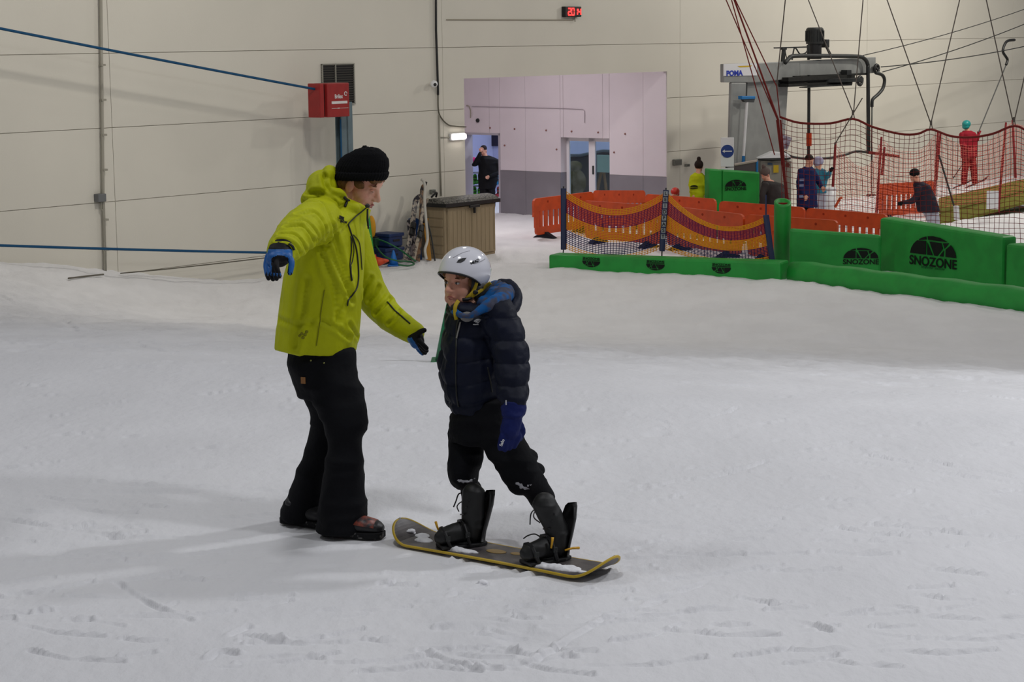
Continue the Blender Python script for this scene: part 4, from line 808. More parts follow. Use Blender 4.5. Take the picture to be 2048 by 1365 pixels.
def face_bits(root, body, c, M, sc=1., closed=False, brow=HAIR):
    L = lambda *p: np.array(c)+M@(np.array(p)*sc)
    for s in (-1, 1):
        mb = MB(); mb.ell(L(.0795, s*.031, .003), V(.0085, .0145, .0065 if not closed else .003)*sc, M, 12, 8); ey = build('eye', mb, EYEW if not closed else SKIN, body, True)
        mb = MB(); mb.ell(L(.0835, s*.031, .003 if not closed else .0005), V(.006, .0062, .0062 if not closed else .002)*sc, M, 12, 8); build('iris', mb, IRIS, ey, True) if False else build('iris', mb, IRIS, body, True)
        mb = MB(); mb.tube([L(.089, s*.013, .021), L(.089, s*.03, .027), L(.079, s*.045, .022)], [.003*sc, .0045*sc, .0025*sc], 6); build('eyebrow', mb, brow, body, True)
    mb = MB(); mb.tube([L(.086, -.022, -.066), L(.0955, -.008, -.062), L(.0955, .008, -.062), L(.086, .022, -.066)], [.002*sc, .0045*sc, .0045*sc, .002*sc], 8); mb.tube([L(.087, -.018, -.069), L(.0935, 0, -.0725), L(.087, .018, -.069)], [.002*sc, .005*sc, .002*sc], 8); build('lips', mb, LIP, body, True)
def ring(px, py, d, a, b, n=24, tiltx=0., yaw=0., sq=1.):
    """horizontal elliptic section: a = half width in pixels across the picture, b = half depth in metres"""
    c = at(px, py, d); am = a*d/F; out = []
    for t in np.linspace(0, 2*math.pi, n, endpoint=False):
        cx, cy = math.cos(t), math.sin(t); cx = math.copysign(abs(cx)**sq, cx); cy = math.copysign(abs(cy)**sq, cy)
        x, y = am*cx, b*cy; x, y = x*math.cos(yaw)-y*math.sin(yaw), x*math.sin(yaw)+y*math.cos(yaw)
        out.append(c+V(x, y, tiltx*am*cx))
    return out
def limb(mb, pts, n=14): # (px, py, depth, radius m)
    mb.cap_tube([at(p[0], p[1], p[2]) for p in pts], [p[3] for p in pts], n, 5); return mb
def rmb(name, mb, vox, sm, m, parent, fn=None):
    r = remesh(mb, vox, sm)
    if fn: disp(r, fn)
    return build(name, r, m, parent, True)
# ------------------------------------------------------------------ instructor
dI = 8.92
fA = G(700, 1078); me_ = thing('person', 'person in lime yellow jacket and black beanie, arms out, facing the child', 'person', (fA[0]-.1, fA[1]+.1, 0))
HC_ = at(718, 366, dI); HF = unit(V(.87, -.30, -.42)); HM = frame(HF)
body = xf(head_mb(1.03), HC_, HM)
body.cap_tube([HC_+HM@V(-.02, 0, -.05), at(690, 400, dI), at(668, 440, dI)], [.058, .06, .075], 14)
for rr_ in ([ring(668, 440, dI, 50, .14), ring(655, 520, dI, 62, .17), ring(645, 600, dI, 60, .16), ring(640, 680, dI, 62, .17), ring(640, 730, dI, 60, .16)],): body.loft(rr_)
limb(body, [(632, 432, 8.72, .06), (590, 468, 8.46, .045), (561, 506, 8.22, .032), (559, 514, 8.18, .022)]); limb(body, [(705, 470, 9.1, .055), (752, 606, 9.12, .042), (822, 668, 9.0, .03), (832, 678, 8.97, .02)])
limb(body, [(655, 730, 8.86, .085), (693, 850, 8.80, .06), (690, 950, 8.82, .05), (676, 1050, 8.86, .035), (700, 1060, 8.82, .022)]); limb(body, [(630, 730, 9.05, .08), (664, 850, 9.05, .058), (634, 940, 9.08, .048), (602, 1030, 9.1, .035), (618, 1040, 9.07, .022)])
bo = rmb('body', body, .0042, 3, SKIN, me_); face_bits(me_, bo, HC_, HM, 1.03, True)
# hair below the beanie
L = lambda *p: HC_+HM@(np.array(p)*1.03)
mb = MB()
for s in (-1, 1):
    mb.ell(L(.03, s*.074, .012), V(.03, .008, .02), HM); mb.ell(L(-.045, s*.07, -.012), V(.03, .012, .03), HM); mb.ell(L(.072, s*.045, .046), V(.02, .016, .014), HM)
mb.ell(L(-.085, 0, -.015), V(.022, .05, .034), HM); mb.ell(L(.088, -.012, .052), V(.012, .03, .012), HM); rmb('hair', mb, .004, 2, HAIR, me_)
# beanie
mb = MB(); rgs = []; tilt = -.16
for (z, r, f_) in ((.028, .098, 1.), (.045, .1045, 1.), (.075, .1035, 1.), (.105, .094, 1.), (.13, .078, .95), (.15, .05, .9), (.159, .018, .8)):
    rgs.append([L(-.010+r*1.05*f_*math.cos(t)-.01*(z-.03)/.1, r*.86*math.sin(t), z+.46*r*math.cos(t)) for t in np.linspace(0, 2*math.pi, 28, endpoint=False)])
mb.loft(rgs); mb.ell(L(-.035, 0, .155), V(.012, .012, .009), HM); rmb('beanie', mb, .005, 2, KNIT, me_, lambda c, n: .0022*np.sin(np.arctan2((c-HC_)@HM[:, 1], (c-HC_)@HM[:, 0])*46)+.003*vnoise(c*28))
mb = MB(); rgs = []
for (z, r) in ((.016, .099), (.014, .108), (.03, .1125), (.052, .111), (.056, .104)):
    rgs.append([L(-.010+r*1.05*math.cos(t), r*.87*math.sin(t), z+.46*r*math.cos(t)-.004) for t in np.linspace(0, 2*math.pi, 28, endpoint=False)])
mb.loft(rgs); rmb('beanie_cuff', mb, .005, 2, KNIT, me_, lambda c, n: .002*np.sin(np.arctan2((c-HC_)@HM[:, 1], (c-HC_)@HM[:, 0])*46))
import mathutils
from mathutils.bvhtree import BVHTree
def bvh(o):
    b = BASE[root_of(o).name]; return BVHTree.FromPolygons([tuple(np.array(v.co)+b) for v in o.data.vertices], [tuple(p.vertices) for p in o.data.polygons])
def hit(tree, px, py, off=.004, dflt=8.6):
    r = ray(px, py); h = tree.ray_cast(Vector(CAM), Vector(unit(r)))
    if h[0] is None: return at(px, py, dflt), V(0, -1, 0)
    n = np.array(h[1]); n = n if n@r < 0 else -n; return np.array(h[0])+n*off, n
# jacket
mb = MB(); yw = 0.
mb.loft([ring(631, 699, dI, 81, .20, tiltx=-.06), ring(634, 678, dI, 82, .205), ring(640, 630, dI, 83, .21), ring(645, 570, dI, 81, .215), ring(652, 510, dI, 76, .22), ring(659, 462, dI, 70, .215), ring(665, 432, dI, 62, .19), ring(672, 412, dI, 50, .14), ring(678, 402, dI, 38, .10)])
# collar, tilted forward; hood lying behind the neck
cu = unit(at(712, 380, dI)-at(690, 425, dI)); CM = frame(np.cross(V(0, 1, 0), cu), cu)
def cring(px, py, a, b): c = at(px, py, dI); return [c+CM@V(a*math.cos(t), b*math.sin(t), 0) for t in np.linspace(0, 2*math.pi, 22, endpoint=False)]
mb.loft([cring(678, 440, .12, .13), cring(692, 425, .108, .108), cring(700, 411, .098, .094), cring(706, 402, .092, .086)])
for (x, y, d, e) in ((646, 374, dI, (.074, .135, .072)), (628, 394, dI, (.062, .125, .042)), (661, 347, dI, (.030, .105, .034)), (666, 397, 8.81, (.06, .036, .045)), (694, 416, 8.83, (.055, .03, .03)), (668, 394, 9.03, (.07, .04, .055))): mb.ell(at(x, y, d), e, frame(unit(V(.8, 0, .35)) if y < 400 else V(1, 0, 0)), n=18, m=14)
limb(mb, [(640, 440, 8.76, .098), (614, 452, 8.58, .09), (592, 470, 8.44, .082), (574, 490, 8.31, .072), (563, 502, 8.23, .064)], 18); limb(mb, [(700, 470, 9.08, .09), (722, 540, 9.11, .082), (752, 605, 9.12, .074), (790, 641, 9.06, .064), (826, 666, 9.0, .053)], 18)
CREASE = [([(609, 402), (640, 405), (655, 425), (664, 458)], .010, .9), ([(596, 430), (625, 424), (642, 440), (647, 458)], .010, 1.), ([(584, 446), (610, 442), (628, 458), (636, 474)], .009, .8), ([(572, 456), (600, 453), (616, 468), (624, 486)], .009, 1.1), ([(560, 468), (585, 468), (602, 482), (610, 500)], .008, 1.), ([(553, 480), (575, 481), (592, 492), (600, 508)], .008, .9),
          ([(664, 458), (672, 490), (684, 530), (694, 570), (702, 602)], .013, 1.1), ([(647, 460), (660, 500), (676, 540), (690, 575)], .011, 1.), ([(640, 490), (652, 530), (668, 580), (676, 640)], .013, .8), ([(624, 480), (640, 484), (652, 496)], .009, .9), ([(645, 643), (670, 656), (698, 676)], .010, .8), ([(698, 648), (706, 660), (714, 675)], .009, .8), ([(612, 560), (606, 610), (596, 660), (590, 692)], .016, .7),
          ([(757, 573), (748, 590), (737, 602)], .009, 1.), ([(780, 597), (768, 612), (750, 628)], .009, 1.), ([(742, 556), (730, 575), (724, 590)], .009, .9), ([(800, 620), (790, 636), (776, 648)], .008, .7), ([(648, 352), (652, 372), (664, 388), (684, 396)], .010, 1.2), ([(618, 388), (636, 384), (652, 390), (668, 402)], .010, 1.1), ([(560, 640), (590, 650), (620, 646)], .012, .5), ([(700, 560), (690, 600), (672, 650)], .012, .6)]
_cr = []
def creases(c):
    if not _cr:
        t = BVHTree.FromPolygons([tuple(p) for p in JR.v], JR.f)
        for pts, w, k in CREASE: _cr.append((np.array([hit(t, p[0], p[1], 0., dI)[0] for p in spline([V(a, b) for a, b in pts], 6)]), w, k))
    out = np.zeros(len(c))
    for P, w, k in _cr:
        d = np.min(np.linalg.norm(c[:, None, :]-P[None], axis=2), axis=1); out += k*(-.011*np.exp(-(d/w)**2)+.007*np.exp(-((d-2.0*w)/(1.1*w))**2))
    return out
def fold(c, n):
    a = at(640, 440, 8.76); dn_ = np.linalg.norm(c-at(590, 470, 8.45), axis=1); arm = np.exp(-(dn_/.16)**2)
    q = c+.03*np.stack([vnoise(c*6), vnoise(c*6+9), vnoise(c*6+19)], 1)
    sh = lambda p: np.clip(ridge(p)-.35, 0, 1)
    f = .007*sh(q*V(6, 6, 2.6)+V(0, 0, 2.4)*q[:, :1])+.005*sh(q*V(10, 10, 5)+7)+.006*sh(q*V(14, 14, 9)+40)*(.4+arm)-.002
    return f+creases(c)
JR = remesh(mb, .0062, 6); disp(JR, fold); jk = build('jacket', JR, LIME, me_, True)
# surface helper: nearest jacket point seen through a pixel
TJ = bvh(jk)
def strip(name, tree, pts, w, m, parent, off=.003, sub=5, dflt=8.6):
    P = [hit(tree, p[0], p[1], off, dflt)[0] for p in spline([V(a, b) for a, b in pts], sub)]; mb = MB(); mb.tube(P, w, 6); return build(name, mb, m, parent, True)
strip('zip', TJ, [(734, 414), (722, 424), (708, 436), (698, 446), (696, 450)], .003, ZIP, jk); strip('zip', TJ, [(696, 450), (702, 468), (708, 485), (713, 505), (716, 545), (714, 572), (706, 588), (697, 600), (695, 612)], .0034, ZIP, jk)
strip('pocket_zip', TJ, [(701, 472), (702, 500), (699, 528), (700, 540)], .0026, ZIP, jk); strip('pocket_zip', TJ, [(702, 474), (707, 500), (704, 522), (700, 532)], .002, ZIP, jk); strip('zip_pull', TJ, [(700, 532), (701, 547), (703, 562)], .0042, ZIP, jk)
strip('draw_cord', TJ, [(706, 470), (716, 482), (720, 500), (723, 540)], .0022, ZIP, jk); strip('seam', TJ, [(649, 580), (642, 625), (637, 665), (633, 692)], .0018, LIMED, jk)
strip('hood_cord', TJ, [(681, 372), (687, 380), (693, 388)], .002, ZIP, jk); strip('sleeve_zip', TJ, [(775, 605), (790, 622), (806, 636), (820, 648)], .0035, ZIP, jk); strip('cuff_tab', TJ, [(577, 488), (584, 492), (587, 500)], .005, ZIP, jk, .004)
mb = MB(); c, n = hit(TJ, 735, 412, .006); mb.ell(c, (.011, .011, .010)); build('zip_garage', mb, ZIP, jk, True)
mb = MB(); c = at(735, 418, 8.82); mb.tube([c, at(735, 440, 8.82), at(737, 458, 8.82)], [.004, .005, .004], 6); build('cord_end', mb, ZIP, jk, True)
# collar mark and chest lettering
strip('collar_mark', TJ, [(688, 394), (693, 400), (698, 403)], .007, ZIP, jk, .002); strip('collar_mark', TJ, [(694, 402), (692, 408), (690, 414)], .006, ZIP, jk, .002)
c, n = hit(TJ, 680, 437, .008); text('lettering', 'SNOZONE', .022, ZIP, c, unit(np.cross(V(0, 0, 1), n))*1+V(0, 0, -.25), V(0, 0, 1), jk, .001, .0008, width=.056)
c, n = hit(TJ, 685, 445, .008); text('lettering', 'SNOW', .014, ZIP, c, unit(np.cross(V(0, 0, 1), n))+V(0, 0, -.25), V(0, 0, 1), jk, .001, .0004)
mb = MB()
for (x, y) in ((604, 668), (610, 670), (606, 676), (613, 664), (600, 672)): c, n = hit(TJ, x, y, .0005); mb.ell(c, (.008, .003, .007), n=8, m=6)
build('smudge', mb, LIMED, jk, True)
# trousers
mb = MB(); mb.loft([ring(637, 690, dI, 62, .17), ring(640, 725, dI, 68, .18), ring(650, 765, dI, 62, .165), ring(655, 790, dI, 55, .15)])
def leg(secs): mb.loft([ring(x, y, d, a, b) for x, y, d, a, b in secs])
leg([(650, 700, 8.85, 56, .10), (662, 760, 8.84, 55, .105), (680, 810, 8.81, 50, .095), (692, 845, 8.80, 44, .09), (690, 880, 8.81, 35, .08), (689, 940, 8.82, 36, .085), (687, 990, 8.84, 42, .095), (685, 1030, 8.85, 47, .105), (684, 1052, 8.86, 48, .108), (680, 1060, 8.86, 44, .1)])
leg([(630, 700, 9.0, 54, .10), (642, 760, 9.02, 52, .10), (660, 815, 9.04, 40, .09), (663, 850, 9.05, 36, .085), (650, 890, 9.06, 34, .08), (635, 935, 9.07, 35, .083), (620, 980, 9.09, 37, .09), (605, 1020, 9.1, 40, .1), (602, 1034, 9.1, 40, .1)])
rmb('trousers', mb, .008, 3, PANT, me_, lambda c, n: .010*ridge(c*V(4, 4, 10))+.006*ridge(c*V(8, 8, 16)+4))
TP_ = bvh(bpy.data.objects['trousers']); tr_ = bpy.data.objects['trousers']
c, n = hit(TP_, 607, 761, .003); mb = MB(); mb.ob(c, unit(np.cross(V(0, 0, 1), n))*.011, n*.002, V(0, 0, .014)); build('leather_patch', mb, mat('patch_tan', (150, 106, 66), .6), tr_)
for (x, y) in ((648, 727), (622, 722)): c, n = hit(TP_, x, y, .002); mb = MB(); mb.ell(c, (.004, .004, .004), n=8, m=6); build('rivet', mb, mat('rivet', (150, 150, 90), .4, .6), tr_, True)
# boots
BOOTC = mat('boot_print', (46, 40, 44), .45, col2=(150, 74, 58), vscale=26, ramp=(.42, .6)); SOLE = mat('boot_sole', (26, 26, 28), .8, col2=(120, 118, 116), vscale=30, ramp=(.3, .42))
def boot(root, heel, toe, shaft_top, w=.05, name='boot', sole=True, h=.10, toep=None):
    d = unit((toe-heel)*V(1, 1, 0)); Ln = np.linalg.norm((toe-heel)[:2]); s_ = V(-d[1], d[0], 0); z0 = min(heel[2], toe[2])
    mb = MB(); q = lambda u, v, z: heel+d*Ln*u+s_*v+V(0, 0, z)
    mb.loft([[q(u, w*ww*math.cos(t), zz+hh*math.sin(t)) for t in np.linspace(0, 2*math.pi, 18, endpoint=False)] for u, ww, zz, hh in ((.02, .5, .05, .03), (.06, .8, .055, .04), (.25, .92, .06, .046), (.5, .95, .058, .042), (.75, 1.05, .05, .034), (.92, .9, .045, .028), (1., .4, .04, .014))])
    mb.cap_tube([q(.28, 0, .06), q(.3, 0, h), shaft_top], [.058, .056, .056], 14); bt = rmb(name, mb, .006, 2, BOOTB, root)
    mb = MB(); mb.loft([[q(u, w*ww*1.06*x, z) for x, z in ((-1, 0), (1, 0), (1.02, .028), (-1.02, .028))] for u, ww in ((-.01, .55), (.05, .8), (.3, .85), (.5, .82), (.75, 1.0), (.92, .85), (1.01, .4))]); build('sole', mb, SOLE, bt, bev=.004)
    return bt, q
h1, t1 = G(647, 1072), G(768, 1078); h1[2] = t1[2] = .004
bt, q = boot(me_, h1, t1+unit(t1-h1)*.0, at(683, 1035, 8.86)); mb = MB(); mb.loft([[q(u, .05*ww*math.cos(t), zz+hh*math.sin(t)) for t in np.linspace(.15, math.pi-.15, 12)]+[q(u, 0, zz)] for u, ww, zz, hh in ((.52, 1.02, .058, .047), (.7, 1.1, .052, .040), (.88, 1., .046, .033))]); build('toe_panel', mb, BOOTC, bt, True)
mb = MB()
for k in range(4): u = .46+.055*k; mb.tube([q(u, -.03, .094-.008*k), q(u+.03, .03, .092-.008*k)], .004, 5); mb.tube([q(u+.03, -.03, .09-.008*k), q(u, .03, .094-.008*k)], .004, 5)
build('lace', mb, BOOTB, bt)
h2, t2_ = G(567, 1046), G(668, 1058); h2[2] = t2_[2] = .004; boot(me_, h2, t2_, at(602, 1020, 9.1))
# gloves: near hand drooping with curled fingers, far hand reaching down
def glove(root, palm, fingers, thumb, mats, rule, vox=.0035, cuff=None, rf=.0115):
    mb = MB()
    for c, r in palm: mb.ell(c, r, n=16, m=10)
    for f in fingers: mb.cap_tube(f, [rf*1.08, rf*1.04, rf, rf*.86][:len(f)], 10, 4)
    mb.cap_tube(thumb, [rf*1.35, rf*1.2, rf][:len(thumb)], 10, 4)
    if cuff: mb.cap_tube(*cuff, 14, 3)
    r = remesh(mb, vox, 2); o = build('glove', r, mats, root, True)
    co = r.co; idx = [1 if rule(co[list(p)].mean(0), r.no[list(p)].mean(0)) else 0 for p in r.f]; o.data.polygons.foreach_set('material_index', idx); o.data.update(); return o
dH = 8.16; A_ = lambda x, y, d=dH: at(x, y, d)
def rule1(c, n):
    x, y, d = proj(c); return y < 499 or y > 549+4*math.sin(x) or (543 < x < 577 and y > 511+.02*(x-560)**2 and y < 546)
glove(me_, [(A_(557, 514), (.045, .045, .028)), (A_(549, 520, dH+.01), (.035, .04, .03)), (A_(570, 512), (.03, .035, .024))],
      [[A_(536, 512, dH+.05), A_(532, 530, dH+.04), A_(534, 546, dH+.02), A_(537, 557, dH)], [A_(540, 514, dH+.015), A_(537, 533, dH), A_(541, 548, dH-.015), A_(546, 559, dH-.02)], [A_(547, 516, dH-.01), A_(545, 534, dH-.03), A_(549, 548, dH-.04), A_(553, 558, dH-.04)], [A_(555, 518, dH-.03), A_(553, 533, dH-.05), A_(556, 545, dH-.055), A_(559, 553, dH-.05)]],
      [A_(574, 510, dH-.0), A_(583, 524, dH-.02), A_(580, 546, dH-.03)], [BLUEG, BLKG], rule1, cuff=([A_(563, 502, 8.22), A_(558, 511, 8.18)], [.056, .05]))
dK = 8.97
glove(me_, [(at(834, 683, dK), (.034, .026, .036))], [[at(838+3*k, 690-3*k, dK-.03+.02*k), at(843+3*k, 697-2.5*k, dK-.035+.02*k), at(847+2.3*k, 703-2*k, dK-.03+.02*k)] for k in range(4)] if False else
      [[at(832, 690, dK+.03), at(838, 700, dK+.03), at(845, 707, dK+.025)], [at(835, 688, dK+.01), at(843, 699, dK+.005), at(850, 706, dK)], [at(838, 686, dK-.01), at(846, 696, dK-.015), at(853, 702, dK-.02)], [at(840, 683, dK-.03), at(847, 691, dK-.035), at(853, 697, dK-.035)]],
      [at(832, 672, dK-.02), at(841, 664, dK-.03), at(849, 661, dK-.035)], [BLKG, BLUEG], lambda c, n: proj(c)[1] > 676 and proj(c)[0] < 824+(proj(c)[1]-676)*.62, cuff=([at(825, 666, 9.0), at(832, 678, dK)], [.043, .036]), rf=.011)

# ------------------------------------------------------------------ snowboard
N0, N1 = onz(792, 1040, .08), onz(1237, 1119, .08); ax = unit(N1-N0); wd2 = V(-ax[1], ax[0], 0); LB = np.linalg.norm(N1-N0)*.965
cN = (N0+N1)/2; cN[2] = .012; N0[2] = N1[2] = .012
bd = thing('snowboard', 'dark grey snowboard with yellow edge under the child, snow on its deck', 'snowboard', (cN[0], cN[1], 0))
def bprof(u): # half width, height
    s = abs(u*2-1); w = .122-.012*math.cos(math.pi*(u-.5)*1.3)
    if s > .72: w *= math.sqrt(max(.001, 1-((s-.72)/.28)**2.3))
    return w, .012+.075*max(0, (s-.76)/.24)**2
rg = []; NB = 48; US = [.5-.5*math.cos(math.pi*k/NB) for k in range(NB+1)]
bp = lambda u, v, z: cN+ax*LB*(u-.5)+wd2*v+V(0, 0, z-cN[2])
for u in US:
    w, z = bprof(u); rg.append([bp(u, -w, z-.006), bp(u, w, z-.006), bp(u, w, z+.003), bp(u, w*.6, z+.005), bp(u, 0, z+.006), bp(u, -w*.6, z+.005), bp(u, -w, z+.003)])
build('deck', MB().loft(rg), mat('deck_grey', (62, 58, 60), .45, col2=(98, 92, 90), vscale=7, ramp=(.4, .6)), bd)
mb = MB(); pth = [bp(u, -bprof(u)[0], bprof(u)[1]-.002) for u in US]+[bp(u, bprof(u)[0], bprof(u)[1]-.002) for u in US[::-1]]; mb.tube(pth, .0062, 6); build('edge', mb, mat('edge_yellow', (196, 164, 36), .45), bd, True)
mb = MB(); mb.ell(bp(.47, 0, .019), (.05, .03, .003), frame(ax)); mb.ell(bp(.55, .02, .0185), (.03, .02, .003), frame(ax)); build('deck_graphic', mb, mat('graphic_tan', (170, 140, 84), .5), bd, True)
for cl in (((.09, .02, .05, .035, .010), (.14, -.03, .05, .03, .012), (.05, 0, .025, .03, .008)), ((.33, -.075, .09, .022, .016), (.39, -.06, .05, .02, .012)), ((.78, -.07, .10, .03, .018), (.84, -.05, .06, .035, .014), (.72, -.09, .05, .015, .012), (.9, -.06, .03, .02, .008))):
    mb = MB()
    for (u, v, a, b, h) in cl: mb.ell(bp(u, v, bprof(u)[1]+.004), (a, b, h), frame(ax), 14, 8)
    rmb('snow_patch', mb, .006, 1, SNOWP, bd, lambda c, n: .005*fbm(c*45, 2))
mb = MB(); c_ = G(965, 1166); mb.ell(c_, (.022, .02, .012)); r_ = remesh(mb, .004, 1); disp(r_, lambda c, n: .003*vnoise(c*90)); tag(build('snow_lump', r_, SNOWP, None, True), 'small lump of snow in front of the snowboard', 'snow lump')
# bindings
YB = mat('buckle_yellow', (214, 160, 30), .45)
def binding(u, toe_dir, parent):
    c = bp(u, 0, .018); d = toe_dir; s_ = V(-d[1], d[0], 0); q = lambda x, y, z: c+d*x+s_*y+V(0, 0, z)
    b = MB(); b.loft([[q(x, w_*k, z) for k, z in ((-1, 0), (1, 0), (1, .016), (-1, .016))] for x, w_ in ((-.1, .035), (-.06, .052), (.06, .055), (.11, .045))]); o = build('binding', b, BLACK, parent, bev=.004)
    b = MB(); b.loft([[q(x+.012*math.cos(0), w_*math.cos(t), z)+d*(.03*(1-abs(math.sin(t)))) *0+d*(-.035*math.sin(t)) for t in np.linspace(0, math.pi, 10)]+[q(x+.006, w_*.93*math.cos(t), z)+d*(-.03*math.sin(t)) for t in np.linspace(math.pi, 0, 10)] for x, w_, z in ((-.072, .055, .02), (-.078, .056, .06), (-.095, .052, .11), (-.115, .044, .17), (-.125, .03, .215), (-.127, .012, .23))]); build('highback', b, BLACK, o, True)
    for x, z, y_ in ((.0, .085, .058), (.085, .062, .05)):
        b = MB(); b.tube([q(x-.01, -y_, .012), q(x, -y_*.98, z*.6), q(x+.008, -y_*.6, z+.012), q(x+.01, 0, z+.022), q(x+.008, y_*.6, z+.012), q(x, y_*.98, z*.6), q(x-.01, y_, .012)], .013, 6, flat=.45); build('strap', b, BLACK, o)
    for x, y_, z in ((.0, .060, .06), (.085, .052, .05), (-.0, -.060, .06)):
        b = MB(); b.ob(q(x, y_, z), d*.010, s_*.006, V(0, 0, .012)); build('buckle', b, YB if y_ < 0 else DARK, o, bev=.003)
    b = MB(); b.cyl(q(0, 0, .014), q(0, 0, .022), .04); build('disc', b, DARK, o); return o, q
def u_of(px, py): p = onz(px, py, .02); return float((p-cN)@ax)/(LB)+.5
uF = uR = .2
while proj(bp(uF, 0, .02))[0] < 926: uF += .002
while proj(bp(uR, 0, .02))[0] < 1094: uR += .002
dF = unit(V(-.93, -.37, 0)); dR = unit(V(-.84, -.54, 0))
_, qF = binding(uF, dF, bd); _, qR = binding(uR, dR, bd)
for qq, pts in ((qF, ((.09, -.045, .055), (.10, -.05, .085), (.105, -.05, .105))), (qR, ((-.05, .058, .05), (-.085, .062, .055), (-.12, .06, .05))), (qR, ((.02, .06, .07), (.015, .062, .1), (.012, .06, .115)))):
    mb = MB(); mb.tube([qq(*p) for p in pts], [.004, .005, .006], 8); build('ladder', mb, YB, bd, True)

# ------------------------------------------------------------------ child
ch = thing('person', 'child in white helmet and navy puffer jacket standing on a snowboard', 'person', (cN[0], cN[1], .02))
dC_ = 8.72; CF = unit(V(-.62, -.78, .06)); CMx = frame(CF); CC = at(926, 566, dC_); SCc = .93
body = xf(head_mb(SCc, True), CC, CMx); Lc = lambda *p: CC+CMx@(np.array(p)*SCc)
body.cap_tube([Lc(-.02, 0, -.05), at(944, 612, dC_), at(952, 650, dC_)], [.05, .05, .06], 14)
body.loft([ring(955, 640, dC_, 38, .09), ring(953, 720, dC_, 42, .10), ring(953, 800, dC_, 40, .095), ring(955, 850, dC_, 34, .08)])
limb(body, [(1003, 640, 8.58, .045), (1030, 735, 8.5, .035), (1030, 810, 8.43, .028), (1022, 840, 8.41, .028)]); limb(body, [(920, 650, 8.88, .045), (912, 735, 8.92, .035), (915, 800, 8.86, .028)])
limb(body, [(982, 835, 8.66, .055), (1032, 930, 8.58, .042), (1068, 975, 8.57, .034), (1088, 1010, 8.6, .03), (*proj(qR(-.045, 0, .08)), .022), (*proj(qR(-.01, 0, .06)), .016)]); limb(body, [(940, 835, 8.78, .055), (929, 930, 8.74, .042), (940, 975, 8.78, .034), (*proj(qF(-.047, 0, .14)), .03), (*proj(qF(-.045, 0, .08)), .022), (*proj(qF(-.01, 0, .06)), .016)])
cb_ = rmb('body', body, .0042, 3, SKIN, ch); face_bits(ch, cb_, CC, CMx, SCc, False)
mb = MB()
for s in (-1, 1): mb.ell(Lc(.02, s*.073, .01), V(.028, .008, .03), CMx); mb.ell(Lc(.062, s*.05, .04), V(.02, .016, .016), CMx); mb.ell(Lc(-.01, s*.072, -.05), V(.02, .01, .04), CMx)
mb.ell(Lc(.082, 0, .05), V(.012, .035, .014), CMx); rmb('hair', mb, .004, 2, HAIR, ch)
# helmet shell
HW = mat('helmet_white', (226, 226, 234), .16, coat=.6, var=.02, vscale=5); hm = MB(); rgo = []; rgi = []
def hpt(th, az, s):
    fx, fy, fz = math.cos(az), math.sin(az), 0
    low = .5*math.pi*(1.02+.16*(0.5-.5*math.cos(az))+.34*np.exp(-((abs(az)-2.0)/.85)**2))
    t = th*low; rx = .142*s if abs(az) > math.pi/2 else .134*s; flare = 1+.05*max(0, math.cos(az))*max(0, (th-.8)/.2)
    ridge_ = 1+.012*math.sin(max(0, (t-.5))*3)*math.cos(2*az)
    return Lc(-.012+rx*flare*math.sin(t)*fx, .112*s*flare*math.sin(t)*fy, .058+.114*s*math.cos(t)*ridge_)
NA = 40; AZ = [-math.pi+2*math.pi*k/NA for k in range(NA)]
rgs = [[hpt(th, a, 1.) for a in AZ] for th in np.linspace(.03, 1, 18)]+[[hpt(th, a, .93) for a in AZ] for th in np.linspace(1, .03, 10)]
hel = build('helmet', MB().loft(rgs), HW, ch, True)
sub = hel.modifiers.new('sub', 'SUBSURF'); sub.levels = 1; sub.render_levels = 1
TH_ = bvh(hel)
mb = MB(); mb.tube([hpt(1.0, a, .985) for a in AZ]+[hpt(1., AZ[0], .985)], .005, 6); build('rim', mb, BLACK, hel, True)
def vent(pts): 
    mb = MB(); P = [hit(TH_, x, y, .0012) for x, y in pts]; n = np.mean([p[1] for p in P], 0); mb.add([p[0] for p in P]+[np.mean([p[0] for p in P], 0)+n*.001], [(i, (i+1) % len(P), len(P)) for i in range(len(P))]); build('vent', mb, BLACK, hel)
vent([(913, 526), (917, 520), (924, 517), (933, 516), (929, 522), (922, 526)])
c, n = hit(TH_, 949.5, 524.5, .002); text('lettering', 'HEAD', .017, LOGO, c, unit(np.cross(V(0, 0, 1), n))+V(0, 0, .34), V(0, 0, 1), hel, .0008, .0006, width=.046)
strip('groove', TH_, [(906, 516), (925, 506), (940, 502)], .0012, mat('groove_grey', (150, 150, 156), .5), hel, .0); strip('groove', TH_, [(948, 528), (962, 523), (970, 518)], .0016, mat('groove_grey', (150, 150, 156), .5), hel, .0)
# ear pads and straps
mb = MB()
for s in (-1, 1): mb.ell(Lc(-.04, s*.084, -.05), V(.048, .024, .06), CMx); mb.ell(Lc(.012, s*.079, -.0), V(.022, .014, .055), CMx); mb.ell(Lc(-.07, s*.06, -.03), V(.03, .03, .05), CMx)
rmb('ear_pad', mb, .005, 2, BLACK, hel); STR = mat('strap_yellow', (170, 146, 34), .6)
TE = bvh(bpy.data.objects['ear_pad'])
def sstrap(pts, w=.008):
    P = []
    for x, y, d in pts: P.append(at(x, y, d))
    mb = MB(); mb.tube(spline(P, 4), w, 8, flat=.3, up=V(0, -1, 0)); build('chin_strap', mb, STR, hel, True)
ex_ = lambda x, y: (x, y, proj(hit(TE, x, y, .004, dC_-.06)[0])[2])
sstrap([ex_(955, 553), ex_(953, 565), ex_(949, 578), (942, 589, dC_-.085), (932, 598, dC_-.075)]); sstrap([ex_(981, 566), ex_(970, 575), ex_(960, 583), (949, 590, dC_-.085), (935, 599, dC_-.075)])
